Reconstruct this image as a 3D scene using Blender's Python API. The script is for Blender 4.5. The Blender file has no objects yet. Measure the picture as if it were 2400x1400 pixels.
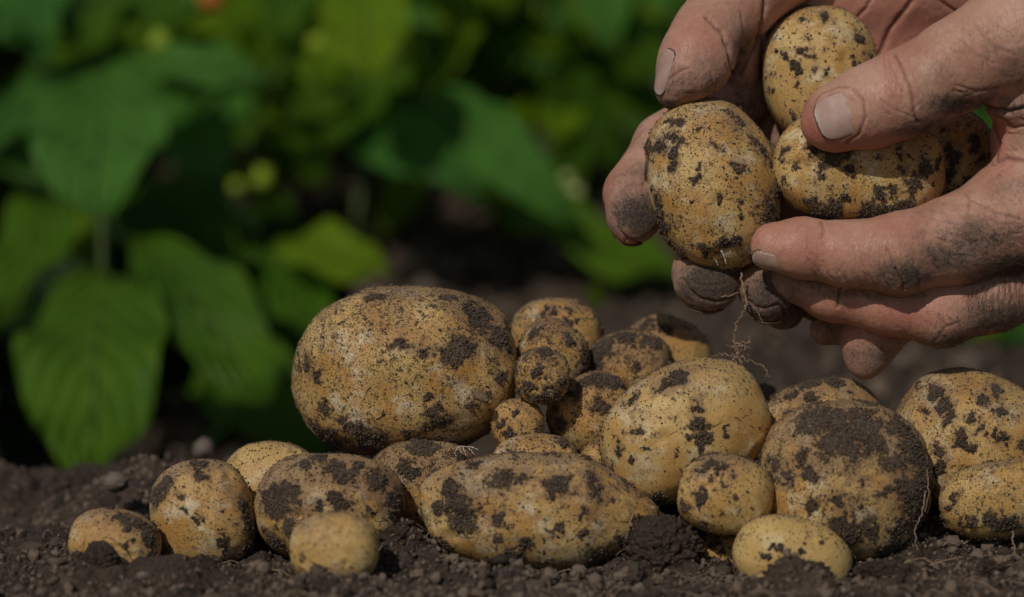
import bpy, bmesh, math, random
import numpy as np
from mathutils import Vector
random.seed(7); RNG = np.random.default_rng(7)
sc = bpy.context.scene
C = sc.collection

# ------------------------------------------------------------------ camera, sky, sun, exposure
K = 0.28/2400            # metres per photo pixel at the focus distance
FD = 0.60                # focus distance
CAM_H = 0.1272
PITCH = math.radians(5.55)
cam_d = bpy.data.cameras.new("camera"); cam = bpy.data.objects.new("camera", cam_d); C.objects.link(cam)
cam_d.sensor_width = 36; cam_d.lens = 36*FD/0.28
cam_d.clip_start = 0.02; cam_d.clip_end = 200
cam.location = (0, 0, CAM_H); cam.rotation_euler = (math.pi/2-PITCH, 0, 0)
cam_d.dof.use_dof = True; cam_d.dof.focus_distance = FD-0.012; cam_d.dof.aperture_fstop = 6.3
sc.camera = cam
SUN_EL, SUN_AZ = math.radians(41), math.radians(207)   # azimuth clockwise from +Y : behind the camera, to the left
w = bpy.data.worlds.new("World"); sc.world = w; w.use_nodes = True
wn = w.node_tree.nodes; wl = w.node_tree.links
sky = wn.new("ShaderNodeTexSky"); sky.sky_type = 'NISHITA'; sky.sun_disc = False
sky.sun_elevation = SUN_EL; sky.sun_rotation = SUN_AZ
wn["Background"].inputs[1].default_value = 0.062
wl.new(sky.outputs[0], wn["Background"].inputs[0])
sd = bpy.data.lights.new("sun", 'SUN'); sd.energy = 3.2; sd.angle = math.radians(0.6); sd.color = (1, .95, .87)
so = bpy.data.objects.new("sun", sd); C.objects.link(so)
sdir = Vector((math.sin(SUN_AZ)*math.cos(SUN_EL), math.cos(SUN_AZ)*math.cos(SUN_EL), math.sin(SUN_EL)))
so.rotation_euler = (-sdir).to_track_quat('-Z', 'Y').to_euler(); so.location = sdir*5
sc.view_settings.view_transform = 'Standard'; sc.view_settings.look = 'None'
sc.view_settings.exposure = -0.70; sc.view_settings.gamma = 1
sc.render.engine = 'CYCLES'
sc.cycles.use_denoising = True
sc.cycles.max_bounces = 6; sc.cycles.transparent_max_bounces = 4

# ------------------------------------------------------------------ helpers
cp, sp = math.cos(PITCH), math.sin(PITCH)
def W(p):
    """photo-pixel column, row and depth offset (in focus-plane pixels) -> world metres; keeps the true perspective"""
    p = np.asarray(p, float); D = FD + p[..., 2]*K
    x = (p[..., 0]-1200)*K*D/FD; u = -(p[..., 1]-700)*K*D/FD
    return np.stack([x, D*cp+u*sp, CAM_H-D*sp+u*cp], -1)
def WD(u, v, D): return W(np.array([u, v, (D-FD)/K]))

_perm = np.random.default_rng(1).permutation(256); _perm = np.concatenate([_perm, _perm]).astype(np.int32)
_rnd = np.random.default_rng(2).random(256)
def vnoise(p):
    f = np.floor(p); t = p-f; f = f.astype(np.int64) & 255; t = t*t*t*(t*(t*6-15)+10)
    r = 0
    X0 = _perm[f[:, 0]]; X1 = _perm[(f[:, 0]+1) & 255]
    out = np.zeros(len(p))
    for i, X in ((0, X0), (1, X1)):
        wx = t[:, 0] if i else 1-t[:, 0]
        for j in (0, 1):
            Y = _perm[(X+((f[:, 1]+j) & 255)) & 255]
            wy = t[:, 1] if j else 1-t[:, 1]
            for k in (0, 1):
                Z = _perm[(Y+((f[:, 2]+k) & 255)) & 255]
                wz = t[:, 2] if k else 1-t[:, 2]
                out += wx*wy*wz*_rnd[Z]
    return out*2-1
def fbm(p, scale, octv=4, gain=.5, seed=0):
    q = np.asarray(p, float)/scale+seed*17.31; a = 1; s = 0; o = 0
    for i in range(octv):
        o = o+a*vnoise(q); s += a; a *= gain; q = q*2.03+5.7
    return o/s
def sstep(a, b, x):
    t = np.clip((x-a)/(b-a), 0, 1); return t*t*(3-2*t)

def mesh_np(name, verts, faces, mat, parent=None, loc=None, attrs=None, smooth=True, uv=None):
    """one mesh object from arrays; faces is (n,3) or (n,4) or a list of such arrays"""
    verts = np.asarray(verts, float)
    loc = np.zeros(3) if loc is None else np.asarray(loc, float)
    me = bpy.data.meshes.new(name)
    fl = faces if isinstance(faces, list) else [faces]
    fl = [np.asarray(f, np.int32) for f in fl if len(f)]
    me.vertices.add(len(verts)); me.vertices.foreach_set("co", (verts-loc).astype(np.float32).ravel())
    nl = sum(f.size for f in fl); npoly = sum(len(f) for f in fl)
    me.loops.add(nl); me.loops.foreach_set("vertex_index", np.concatenate([f.ravel() for f in fl]))
    me.polygons.add(npoly)
    tot = np.concatenate([np.full(len(f), f.shape[1]) for f in fl])
    st = np.concatenate([[0], np.cumsum(tot)[:-1]])
    me.polygons.foreach_set("loop_start", st.astype(np.int32))
    me.polygons.foreach_set("use_smooth", np.full(npoly, smooth))
    me.update(calc_edges=True)
    for k, a in (attrs or {}).items():
        at = me.attributes.new(k, 'FLOAT', 'POINT'); at.data.foreach_set("value", np.asarray(a, np.float32))
    if uv is not None:
        l = me.uv_layers.new(name="UVMap"); vi = np.concatenate([f.ravel() for f in fl])
        l.data.foreach_set("uv", np.asarray(uv, np.float32)[vi].ravel())
    if mat: me.materials.append(mat)
    o = bpy.data.objects.new(name, me); C.objects.link(o); o.location = loc
    if parent is not None:
        o.parent = parent; q = parent; off = np.zeros(3)
        while q is not None: off += np.array(q.location); q = q.parent
        o.location = loc-off
    return o
def tag(o, label=None, cat=None, group=None, kind=None):
    if label: o['label'] = label
    if cat: o['category'] = cat
    if group: o['group'] = group
    if kind: o['kind'] = kind
    return o
def empty(name, loc):
    o = bpy.data.objects.new(name, None); C.objects.link(o); o.location = loc; o.empty_display_size = .01; return o

def tube(pts, rad, sides=6):
    pts = np.asarray(pts, float); n = len(pts); rad = np.broadcast_to(np.asarray(rad, float), (n,))
    T = np.gradient(pts, axis=0); T /= np.linalg.norm(T, axis=1)[:, None]+1e-12
    ref = np.array([.3, .9, .2]) if abs(T[0] @ np.array([.3, .9, .2])) < .9 else np.array([1., 0, 0])
    A = np.cross(T, ref); A /= np.linalg.norm(A, axis=1)[:, None]+1e-12; B = np.cross(T, A)
    an = np.arange(sides)*2*np.pi/sides
    V = (pts[:, None]+rad[:, None, None]*(np.cos(an)[None, :, None]*A[:, None]+np.sin(an)[None, :, None]*B[:, None])).reshape(-1, 3)
    i = np.arange(n-1)[:, None]*sides; j = np.arange(sides)[None]; j2 = (j+1) % sides
    F = np.stack([i+j, i+j2, i+sides+j2, i+sides+j], -1).reshape(-1, 4)
    return V, F
class Bag:
    def __init__(s): s.v = []; s.f = {}; s.n = 0; s.a = []
    def add(s, V, F, a=0.):
        s.v.append(V); s.f.setdefault(F.shape[1], []).append(F+s.n); s.n += len(V)
        s.a.append(np.broadcast_to(np.asarray(a, float), (len(V),)))
    def build(s, name, mat, parent=None, loc=None, attr='tone', smooth=True):
        return mesh_np(name, np.concatenate(s.v), [np.concatenate(x) for x in s.f.values()], mat, parent, loc,
                       {attr: np.concatenate(s.a)}, smooth)

_ico = {}
def ico(level):
    if level not in _ico:
        bm = bmesh.new(); bmesh.ops.create_icosphere(bm, subdivisions=level, radius=1)
        v = np.array([x.co[:] for x in bm.verts]); v /= np.linalg.norm(v, axis=1)[:, None]
        f = np.array([[x.index for x in p.verts] for p in bm.faces]); bm.free(); _ico[level] = (v, f)
    return _ico[level]
def crumbs_at(pos, rad, level=1, flat=.8):
    """many small irregular grains: returns V, F"""
    v, f = ico(level); n = len(pos)
    s = rad[:, None, None]*(1+RNG.uniform(-.35, .35, (n, len(v), 1)))*RNG.uniform(.6, 1.3, (n, 1, 3))
    V = (pos[:, None]+v[None]*s).reshape(-1, 3)
    F = (f[None]+(np.arange(n)*len(v))[:, None, None]).reshape(-1, 3)
    return V, F

# ------------------------------------------------------------------ materials
def mat(name):
    m = bpy.data.materials.new(name); m.use_nodes = True; nt = m.node_tree
    return m, nt, nt.nodes["Principled BSDF"]
def N(nt, t, **kw):
    n = nt.nodes.new(t)
    for k, v in kw.items():
        if k in n.inputs: n.inputs[k].default_value = v
        else: setattr(n, k, v)
    return n
def L(nt, a, b): nt.links.new(a, b)
def noise(nt, vec, scale, detail=3, rough=.5, dist=0):
    n = N(nt, "ShaderNodeTexNoise", Scale=scale, Detail=detail, Roughness=rough, Distortion=dist); L(nt, vec, n.inputs["Vector"]); return n.outputs["Fac"]
def ramp(nt, fac, a, b, c0=(0, 0, 0, 1), c1=(1, 1, 1, 1)):
    r = N(nt, "ShaderNodeMapRange"); r.interpolation_type = 'SMOOTHSTEP'
    r.inputs["From Min"].default_value = a; r.inputs["From Max"].default_value = b; L(nt, fac, r.inputs["Value"]); return r.outputs["Result"]
def mixc(nt, fac, a, b, mode='MIX'):
    m = N(nt, "ShaderNodeMix"); m.data_type = 'RGBA'; m.blend_type = mode
    for s, v in ((m.inputs[0], fac), (m.inputs[6], a), (m.inputs[7], b)):
        if isinstance(v, (float, int, tuple)): s.default_value = v if not isinstance(v, tuple) or len(v) == 4 else (*v, 1)
        else: L(nt, v, s)
    return m.outputs[2]
def math_(nt, op, a, b=0.):
    m = N(nt, "ShaderNodeMath"); m.operation = op
    for s, v in zip(m.inputs, (a, b)):
        if isinstance(v, (float, int)): s.default_value = v
        else: L(nt, v, s)
    return m.outputs[0]
def bump(nt, h, dist, strength=1., nrm=None):
    b = N(nt, "ShaderNodeBump", Distance=dist, Strength=strength); L(nt, h, b.inputs["Height"])
    if nrm is not None: L(nt, nrm, b.inputs["Normal"])
    return b.outputs[0]

SOIL_D, SOIL_M, SOIL_L = (.028, .018, .012), (.098, .068, .047), (.22, .165, .120)
def soil_color(nt, vec):
    c = mixc(nt, ramp(nt, noise(nt, vec, 900, 4, .65), .35, .68), SOIL_D, SOIL_M)
    return mixc(nt, ramp(nt, noise(nt, vec, 2300, 2, .6), .56, .75), c, SOIL_L)

def make_potato_mat():
    m, nt, b = mat("potato_skin"); tc = N(nt, "ShaderNodeTexCoord"); P = tc.outputs["Object"]
    oi = N(nt, "ShaderNodeObjectInfo"); at = N(nt, "ShaderNodeAttribute", attribute_name="dirt"); D = at.outputs["Fac"]
    sk = N(nt, "ShaderNodeAttribute", attribute_name="speck").outputs["Fac"]
    dust = N(nt, "ShaderNodeAttribute", attribute_name="dust").outputs["Fac"]
    tone = N(nt, "ShaderNodeAttribute", attribute_name="clean").outputs["Fac"]
    n1 = noise(nt, P, 75, 4, .6)
    base = mixc(nt, ramp(nt, n1, .36, .64), (.48, .250, .066), (.64, .435, .165))
    base = mixc(nt, ramp(nt, noise(nt, P, 110, 4, .7), .50, .70), base, (.72, .60, .39))
    base = mixc(nt, math_(nt, 'MULTIPLY', ramp(nt, noise(nt, P, 150, 6, .75), .48, .68), .55), base, (.38, .180, .055))
    base = mixc(nt, math_(nt, 'MULTIPLY', tone, .6), base, (.66, .47, .17))
    # fine netting of the skin
    net = noise(nt, P, 1900, 3, .75)
    base = mixc(nt, math_(nt, 'MULTIPLY', ramp(nt, net, .52, .70), .30), base, (.30, .165, .06))
    # brown dust film
    halo = math_(nt, 'MULTIPLY', ramp(nt, D, -.6, .40), .50)
    df = math_(nt, 'MULTIPLY', ramp(nt, math_(nt, 'ADD', math_(nt, 'ADD', dust, halo), math_(nt, 'MULTIPLY', noise(nt, P, 230, 6, .8), .9)), .74, 1.30), .72)
    col = mixc(nt, df, base, (.235, .145, .085))
    # small dark grains, denser in places
    sn = noise(nt, P, 2300, 3, .7); cl = noise(nt, P, 150, 6, .8)
    loc = math_(nt, 'ADD', sk, math_(nt, 'MULTIPLY', math_(nt, 'SUBTRACT', cl, .5), 2.2))
    spk = ramp(nt, math_(nt, 'ADD', sn, math_(nt, 'MULTIPLY', loc, .115)), .645, .695)
    sn2 = noise(nt, P, 760, 5, .8)
    spk2 = ramp(nt, math_(nt, 'ADD', sn2, math_(nt, 'MULTIPLY', loc, .125)), .655, .695)
    sp = math_(nt, 'MAXIMUM', math_(nt, 'MULTIPLY', spk, .8), spk2)
    # soil patches
    dn = math_(nt, 'ADD', D, math_(nt, 'MULTIPLY', math_(nt, 'SUBTRACT', noise(nt, P, 900, 5, .8), .5), 2.1))
    dm = ramp(nt, dn, .30, .68)
    mask = math_(nt, 'MAXIMUM', math_(nt, 'MULTIPLY', sp, .9), dm)
    sc_ = mixc(nt, ramp(nt, noise(nt, P, 150, 5, .7), .35, .65), soil_color(nt, P), (.120, .082, .058))
    sc_ = mixc(nt, math_(nt, 'MULTIPLY', ramp(nt, noise(nt, P, 2600, 2, .6), .55, .72), .8), sc_, (.20, .155, .125))
    col = mixc(nt, mask, col, mixc(nt, dm, (.045, .026, .014), sc_))
    L(nt, col, b.inputs["Base Color"])
    rg = N(nt, "ShaderNodeMapRange"); L(nt, math_(nt, 'MAXIMUM', mask, df), rg.inputs["Value"]); rg.inputs["To Min"].default_value = .48; rg.inputs["To Max"].default_value = .95
    L(nt, rg.outputs[0], b.inputs["Roughness"]); b.inputs["Specular IOR Level"].default_value = .4
    h = math_(nt, 'ADD', math_(nt, 'MULTIPLY', mask, .8), math_(nt, 'MULTIPLY', net, .5))
    h = math_(nt, 'ADD', h, math_(nt, 'MULTIPLY', math_(nt, 'MULTIPLY', dm, noise(nt, P, 1500, 2, .6)), 2.6))
    L(nt, bump(nt, h, .00028), b.inputs["Normal"])
    b.inputs["Subsurface Weight"].default_value = .12; b.inputs["Subsurface Radius"].default_value = (1, .6, .25); b.inputs["Subsurface Scale"].default_value = .0015
    return m
def make_soil_mat():
    m, nt, b = mat("garden_soil"); P = N(nt, "ShaderNodeTexCoord").outputs["Object"]
    col = soil_color(nt, P)
    big = ramp(nt, noise(nt, P, 35, 4, .6), .35, .7)
    col = mixc(nt, math_(nt, 'MULTIPLY', big, .5), col, (.105, .073, .053))
    col = mixc(nt, math_(nt, 'MULTIPLY', ramp(nt, noise(nt, P, 38, 5, .75), .50, .64), .65), col, (.17, .118, .086))
    L(nt, col, b.inputs["Base Color"]); b.inputs["Roughness"].default_value = .92; b.inputs["Specular IOR Level"].default_value = .25
    h = math_(nt, 'ADD', noise(nt, P, 420, 5, .75), math_(nt, 'MULTIPLY', noise(nt, P, 1600, 2, .6), .5))
    L(nt, bump(nt, h, .0022), b.inputs["Normal"]); return m
def make_crumb_mat():
    m, nt, b = mat("soil_grains"); P = N(nt, "ShaderNodeTexCoord").outputs["Object"]
    t = N(nt, "ShaderNodeAttribute", attribute_name="tone").outputs["Fac"]
    col = mixc(nt, ramp(nt, t, 0, .8), (.034, .022, .015), (.18, .128, .090))
    col = mixc(nt, ramp(nt, t, .985, 1.), col, (.22, .18, .14))
    L(nt, col, b.inputs["Base Color"]); b.inputs["Roughness"].default_value = .9
    L(nt, bump(nt, noise(nt, P, 1300, 3, .7), .0006), b.inputs["Normal"]); return m
def make_skin_mat():
    m, nt, b = mat("hand_skin"); P = N(nt, "ShaderNodeTexCoord").outputs["Object"]
    D = N(nt, "ShaderNodeAttribute", attribute_name="dirt").outputs["Fac"]  # soil smears, and the painted gap shade of the hind hand
    R = N(nt, "ShaderNodeAttribute", attribute_name="red").outputs["Fac"]
    CR = N(nt, "ShaderNodeAttribute", attribute_name="crease").outputs["Fac"]
    base = mixc(nt, ramp(nt, noise(nt, P, 70, 4, .6), .3, .7), (.44, .205, .128), (.57, .325, .225))
    base = mixc(nt, math_(nt, 'ADD', math_(nt, 'MULTIPLY', R, .8), math_(nt, 'MULTIPLY', ramp(nt, noise(nt, P, 160, 3, .6), .5, .75), .25)), base, (.50, .150, .110))
    mott = noise(nt, P, 900, 4, .7)
    base = mixc(nt, math_(nt, 'MULTIPLY', ramp(nt, mott, .45, .7), .22), base, (.62, .43, .36))
    # fine skin lines
    mp = N(nt, "ShaderNodeMapping"); mp.inputs["Rotation"].default_value = (.3, .5, .6); mp.inputs["Scale"].default_value = (1, 1, .55); L(nt, P, mp.inputs["Vector"])
    ad = N(nt, "ShaderNodeVectorMath"); ad.operation = 'MULTIPLY_ADD'
    nz = N(nt, "ShaderNodeTexNoise", Scale=420, Detail=2); L(nt, P, nz.inputs["Vector"])
    L(nt, nz.outputs["Color"], ad.inputs[0]); ad.inputs[1].default_value = (.0012,)*3; L(nt, mp.outputs[0], ad.inputs[2])
    vo = N(nt, "ShaderNodeTexVoronoi", feature='DISTANCE_TO_EDGE', Scale=1500); L(nt, ad.outputs[0], vo.inputs["Vector"])
    vo2 = N(nt, "ShaderNodeTexVoronoi", feature='DISTANCE_TO_EDGE', Scale=520); L(nt, ad.outputs[0], vo2.inputs["Vector"])
    ln = math_(nt, 'MULTIPLY', math_(nt, 'SUBTRACT', 1., ramp(nt, vo.outputs["Distance"], 0, .10)), .6)
    ln2 = math_(nt, 'SUBTRACT', 1., ramp(nt, vo2.outputs["Distance"], 0, .045))
    lines = math_(nt, 'MAXIMUM', ln, ln2)
    dn = math_(nt, 'ADD', D, math_(nt, 'MULTIPLY', math_(nt, 'SUBTRACT', noise(nt, P, 420, 6, .8), .5), 1.1))
    film = math_(nt, 'MULTIPLY', ramp(nt, dn, .06, .85), .90)
    col = mixc(nt, film, base, (.185, .122, .086))
    col = mixc(nt, math_(nt, 'MULTIPLY', ramp(nt, dn, .60, .98), .88), col, (.078, .054, .040))
    dl = math_(nt, 'MULTIPLY', lines, math_(nt, 'ADD', .05, math_(nt, 'MULTIPLY', ramp(nt, dn, .25, .85), .6)))
    col = mixc(nt, dl, col, (.060, .038, .027))
    gr = ramp(nt, math_(nt, 'ADD', noise(nt, P, 1500, 3, .7), math_(nt, 'MULTIPLY', dn, .20)), .70, .78)
    col = mixc(nt, math_(nt, 'MULTIPLY', gr, .75), col, (.045, .030, .021))
    col = mixc(nt, math_(nt, 'MULTIPLY', CR, .6), col, (.14, .062, .045))
    L(nt, col, b.inputs["Base Color"])
    rr = N(nt, "ShaderNodeMapRange"); L(nt, film, rr.inputs["Value"]); rr.inputs["To Min"].default_value = .5; rr.inputs["To Max"].default_value = .9; L(nt, rr.outputs[0], b.inputs["Roughness"])
    b.inputs["Subsurface Weight"].default_value = .25; b.inputs["Subsurface Radius"].default_value = (1, .35, .2); b.inputs["Subsurface Scale"].default_value = .0022
    h = math_(nt, 'ADD', math_(nt, 'MULTIPLY', lines, -.38), math_(nt, 'ADD', math_(nt, 'MULTIPLY', mott, .5), math_(nt, 'MULTIPLY', gr, .8)))
    h = math_(nt, 'ADD', h, math_(nt, 'MULTIPLY', math_(nt, 'MULTIPLY', film, noise(nt, P, 1400, 3, .7)), 1.2))
    L(nt, bump(nt, h, .00016), b.inputs["Normal"]); return m
def make_nail_mat():
    m, nt, b = mat("fingernail"); P = N(nt, "ShaderNodeTexCoord").outputs["Object"]
    U = N(nt, "ShaderNodeTexCoord").outputs["UV"]; sx = N(nt, "ShaderNodeSeparateXYZ"); L(nt, U, sx.inputs[0])
    D = N(nt, "ShaderNodeAttribute", attribute_name="dirt").outputs["Fac"]
    base = mixc(nt, ramp(nt, noise(nt, P, 160, 3, .6), .35, .7), (.44, .255, .20), (.54, .36, .29))
    base = mixc(nt, ramp(nt, sx.outputs[1], .88, .97), base, (.62, .53, .45))
    wv = N(nt, "ShaderNodeTexWave", Scale=9, Distortion=2.5, Detail=3); L(nt, U, wv.inputs["Vector"])
    base = mixc(nt, math_(nt, 'MULTIPLY', wv.outputs["Fac"], .14), base, (.68, .50, .45))
    dn = math_(nt, 'ADD', D, math_(nt, 'MULTIPLY', math_(nt, 'SUBTRACT', noise(nt, P, 900, 4, .7), .5), 1.0))
    col = mixc(nt, ramp(nt, dn, .35, .6), base, (.10, .06, .04))
    L(nt, col, b.inputs["Base Color"]); b.inputs["Roughness"].default_value = .38
    b.inputs["Subsurface Weight"].default_value = .2; b.inputs["Subsurface Scale"].default_value = .002
    L(nt, bump(nt, wv.outputs["Fac"], .00004), b.inputs["Normal"]); return m
def make_leaf_mat(name, c0, c1, trans, vein=(.16, .26, .08)):
    m, nt, b = mat(name); P = N(nt, "ShaderNodeTexCoord").outputs["Object"]; U = N(nt, "ShaderNodeTexCoord").outputs["UV"]
    sx = N(nt, "ShaderNodeSeparateXYZ"); L(nt, U, sx.inputs[0])
    a = math_(nt, 'ABSOLUTE', math_(nt, 'SUBTRACT', sx.outputs[0], .5))
    mid = math_(nt, 'SUBTRACT', 1., ramp(nt, a, .0, .035))
    ph = math_(nt, 'SUBTRACT', math_(nt, 'MULTIPLY', sx.outputs[1], 7.), math_(nt, 'MULTIPLY', a, 6.5))
    fr = math_(nt, 'ABSOLUTE', math_(nt, 'SUBTRACT', math_(nt, 'FRACT', ph), .5))
    sec = math_(nt, 'SUBTRACT', 1., ramp(nt, fr, .0, .11))
    v = math_(nt, 'MAXIMUM', mid, math_(nt, 'MULTIPLY', sec, .55))
    oi = N(nt, "ShaderNodeObjectInfo")
    col = mixc(nt, ramp(nt, noise(nt, P, 30, 3, .6), .3, .7), c0, c1)
    col = mixc(nt, math_(nt, 'MULTIPLY', oi.outputs["Random"], .35), col, (c1[0]*1.5, c1[1]*1.15, c1[2]*.7))
    col = mixc(nt, math_(nt, 'MULTIPLY', v, .8), col, vein)
    col = mixc(nt, math_(nt, 'MULTIPLY', ramp(nt, fr, .30, .5), .35), col, tuple(x*.5 for x in c0))
    L(nt, col, b.inputs["Base Color"]); b.inputs["Roughness"].default_value = .50; b.inputs["Specular IOR Level"].default_value = .24
    L(nt, bump(nt, math_(nt, 'SUBTRACT', math_(nt, 'MULTIPLY', fr, 1.), mid), .0030), b.inputs["Normal"])
    tr = N(nt, "ShaderNodeBsdfTranslucent"); L(nt, mixc(nt, .6, col, (c1[0]*2.2, c1[1]*2., c1[2]*.4)), tr.inputs[0])
    mx = N(nt, "ShaderNodeMixShader"); mx.inputs[0].default_value = trans
    out = nt.nodes["Material Output"]; L(nt, b.outputs[0], mx.inputs[1]); L(nt, tr.outputs[0], mx.inputs[2]); L(nt, mx.outputs[0], out.inputs[0])
    return m
def plain(name, col, rough=.8, sc_=200, col2=None, bd=.0004, trans=0):
    m, nt, b = mat(name); P = N(nt, "ShaderNodeTexCoord").outputs["Object"]
    L(nt, mixc(nt, ramp(nt, noise(nt, P, sc_, 4, .65), .3, .7), col, col2 or tuple(c*.5 for c in col)), b.inputs["Base Color"])
    b.inputs["Roughness"].default_value = rough; L(nt, bump(nt, noise(nt, P, sc_*2, 3, .6), bd), b.inputs["Normal"])
    return m
M_POT, M_SOIL, M_CRUMB, M_SKIN, M_NAIL = make_potato_mat(), make_soil_mat(), make_crumb_mat(), make_skin_mat(), make_nail_mat()
M_LEAF = [make_leaf_mat("leaf_deep_green", (.046, .125, .006), (.088, .190, .010), .36, (.16, .25, .04)),
          make_leaf_mat("leaf_blue_green", (.040, .140, .020), (.070, .205, .030), .28, (.14, .26, .05)),
          make_leaf_mat("leaf_light_green", (.130, .250, .008), (.190, .330, .014), .50, (.22, .35, .04)),
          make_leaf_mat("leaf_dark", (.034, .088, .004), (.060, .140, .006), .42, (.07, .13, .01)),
          make_leaf_mat("leaf_painted_shade", (.006, .022, .003), (.011, .036, .004), .15, (.02, .04, .01))]  # last one: shade of the low gaps put into the leaf colour
M_STEM = plain("green_stem", (.06, .12, .02), .6, 120, (.08, .09, .02))
M_ROOT = plain("root_fibre", (.33, .23, .14), .8, 900, (.18, .11, .07), .0001)
M_ROOTP = plain("pale_rootlet", (.62, .55, .45), .7, 900, (.45, .38, .28), .0001)
M_YEL = plain("yellow_flower", (.30, .38, .010), .7, 60, (.20, .30, .01))
M_ORG = plain("orange_flower", (.55, .20, .01), .6, 60, (.45, .12, .01))
M_CREAM = plain("cream_bud", (.45, .48, .18), .6, 60, (.35, .4, .12))
M_STONE = plain("pebble", (.17, .13, .10), .8, 300, (.09, .066, .05), .0003)
M_WOOD = plain("weathered_wood", (.20, .12, .085), .85, 40, (.13, .08, .06), .001)
M_HAIR = plain("body_hair", (.17, .105, .065), .6, 400, (.05, .03, .02), 0)
M_SPROUT = plain("sprout", (.22, .14, .075), .9, 900, (.09, .06, .04), .0004)

# ------------------------------------------------------------------ soil
def ground_uv(u, w):
    """x, y of the flat ground point seen at column u at depth offset w"""
    D = FD+w*K; t = (CAM_H/(D)-0)  # height drop per depth
    # solve row so that z = 0
    U = (D*sp-CAM_H)/cp
    return (u-1200)*K*D/FD, D*cp+U*sp
# (u, w, height px, radius u px, radius w px)
BUMPS = [(-60, 470, -95, 330, 170), (0, 330, -5, 260, 150), (370, 520, 105, 200, 120), (120, 480, 22, 220, 130), (620, 520, 65, 180, 130),
         (1350, 330, 205, 380, 130), (1230, 90, 50, 420, 130), (1280, -255, -22, 260, 60), (783, -425, -24, 110, 40), (1857, -330, -26, 150, 50), (1560, 240, 100, 190, 120), (1950, 160, 150, 240, 110), (2300, 120, 80, 260, 110),
         (2350, -60, 70, 130, 80), (1560, -210, 62, 95, 45), (1490, -250, 25, 60, 50), (1870, -425, 58, 70, 32), (2020, -330, 12, 60, 60), (940, -190, 70, 75, 60), (1000, -260, 20, 130, 60),
         (300, -360, 34, 260, 55), (80, -300, 15, 260, 80), (560, -330, 18, 150, 50), (700, -480, 16, 90, 45), (850, -470, 24, 80, 40), (1150, -400, 12, 160, 60), (2200, -330, 20, 160, 60), (2150, -150, 25, 90, 50),
         (240, -300, 38, 50, 28), (360, -310, 20, 60, 30), (1250, -340, 10, 120, 40)]
def ground_z(x, y, fine=True):
    z = np.zeros_like(x)
    for (u, w_, h, ru, rw) in BUMPS:
        bx, by = ground_uv(u, w_)
        z += h*K*np.exp(-((x-bx)/(ru*K))**2-((y-by)/(rw*K))**2)
    # the ground falls away behind the near ridge on the left, rises to a far earthed-up row in the middle
    z -= .085*sstep(.685, .82, y)*sstep(.10, -.06, x)*sstep(1.7, 1.3, y)
    z += .075*sstep(1.05, 1.6, y)*np.exp(-((x-.0)/.35)**2)
    z += .052*sstep(.98, 1.30, y)*sstep(1.9, 1.4, y)*np.exp(-((x+.055)/.13)**2)
    p = np.stack([x, y, x*0], 1)
    near = sstep(1.3, .75, y)
    z += .009*np.abs(fbm(p, .035, 3, .6, 21))*sstep(.72, .9, y)
    z += .010*fbm(p, .11, 3, .5, 1)*sstep(.55, .75, y)+.003*fbm(p, .045, 2, .5, 2)
    z += (.0055*np.abs(fbm(p, .014, 3, .6, 3))+.0026*np.abs(fbm(p, .0055, 2, .6, 4)))*(1+1.6*sstep(.64, .9, y))
    if fine: z += .0016*fbm(p, .0026, 3, .65, 5)*near
    return z
def graded(segs):
    o = [segs[0][0]]
    for a, b, h0, h1 in segs:
        x = a
        while x < b-1e-9:
            t = (x-a)/(b-a); x = min(b, x+h0+(h1-h0)*t); o.append(x)
    return np.array(o)
ys = graded([(.30, .50, .01, .0012), (.50, .68, .0006, .0008), (.68, 1.2, .001, .006), (1.2, 3, .008, .05), (3, 60, .1, 6)])
xh = graded([(0, .17, .0007, .0007), (.17, .8, .001, .012), (.8, 3, .015, .1), (3, 40, .2, 5)])
xs = np.concatenate([-xh[::-1], xh[1:]])
X, Y = np.meshgrid(xs, ys); z = ground_z(X.ravel(), Y.ravel())
V = np.stack([X.ravel(), Y.ravel(), z], 1); nx = len(xs)
i = (np.arange(len(ys)-1)[:, None]*nx+np.arange(nx-1)[None]).ravel()
tag(mesh_np("soil_ground", V, np.stack([i, i+1, i+nx+1, i+nx], 1), M_SOIL), "dark crumbly garden soil under the potatoes", "soil", kind="structure")
# loose crumbs of soil
def scatter(n, x0, x1, y0, y1, r0, r1, level, dens=None, pw=2.6):
    x = RNG.uniform(x0, x1, n); y = RNG.uniform(y0, y1, n)
    keep = fbm(np.stack([x, y, x*0], 1), .03, 2, .5, 9) > RNG.uniform(-.6, .5, n); x = x[keep]; y = y[keep]
    r = r0+(r1-r0)*RNG.random(len(x))**pw; zz = ground_z(x, y, False)+r*RNG.uniform(.0, .7, len(x))
    Vv, F = crumbs_at(np.stack([x, y, zz], 1), r, level); t = np.repeat(RNG.random(len(x)), len(ico(level)[0]))
    return Vv, F, t
bag = Bag()
for a in ((90000, -.155, .155, .50, .70, .0002, .0008, 1), (5000, -.155, .155, .49, .72, .0007, .0018, 2), (260, -.15, .15, .50, .74, .0015, .0030, 3, None, 3.), (9000, -.25, .25, .70, 1.1, .0005, .0022, 1), (2500, -.35, .35, .72, 1.4, .002, .007, 2), (4000, -.5, .5, 1.0, 2.2, .002, .008, 1)):
    Vv, F, t = scatter(*a); bag.add(Vv, F, t)
tag(bag.build("soil_crumbs", M_CRUMB), "loose crumbs of dark soil lying all over the ground", "soil crumbs", kind="stuff")

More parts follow.
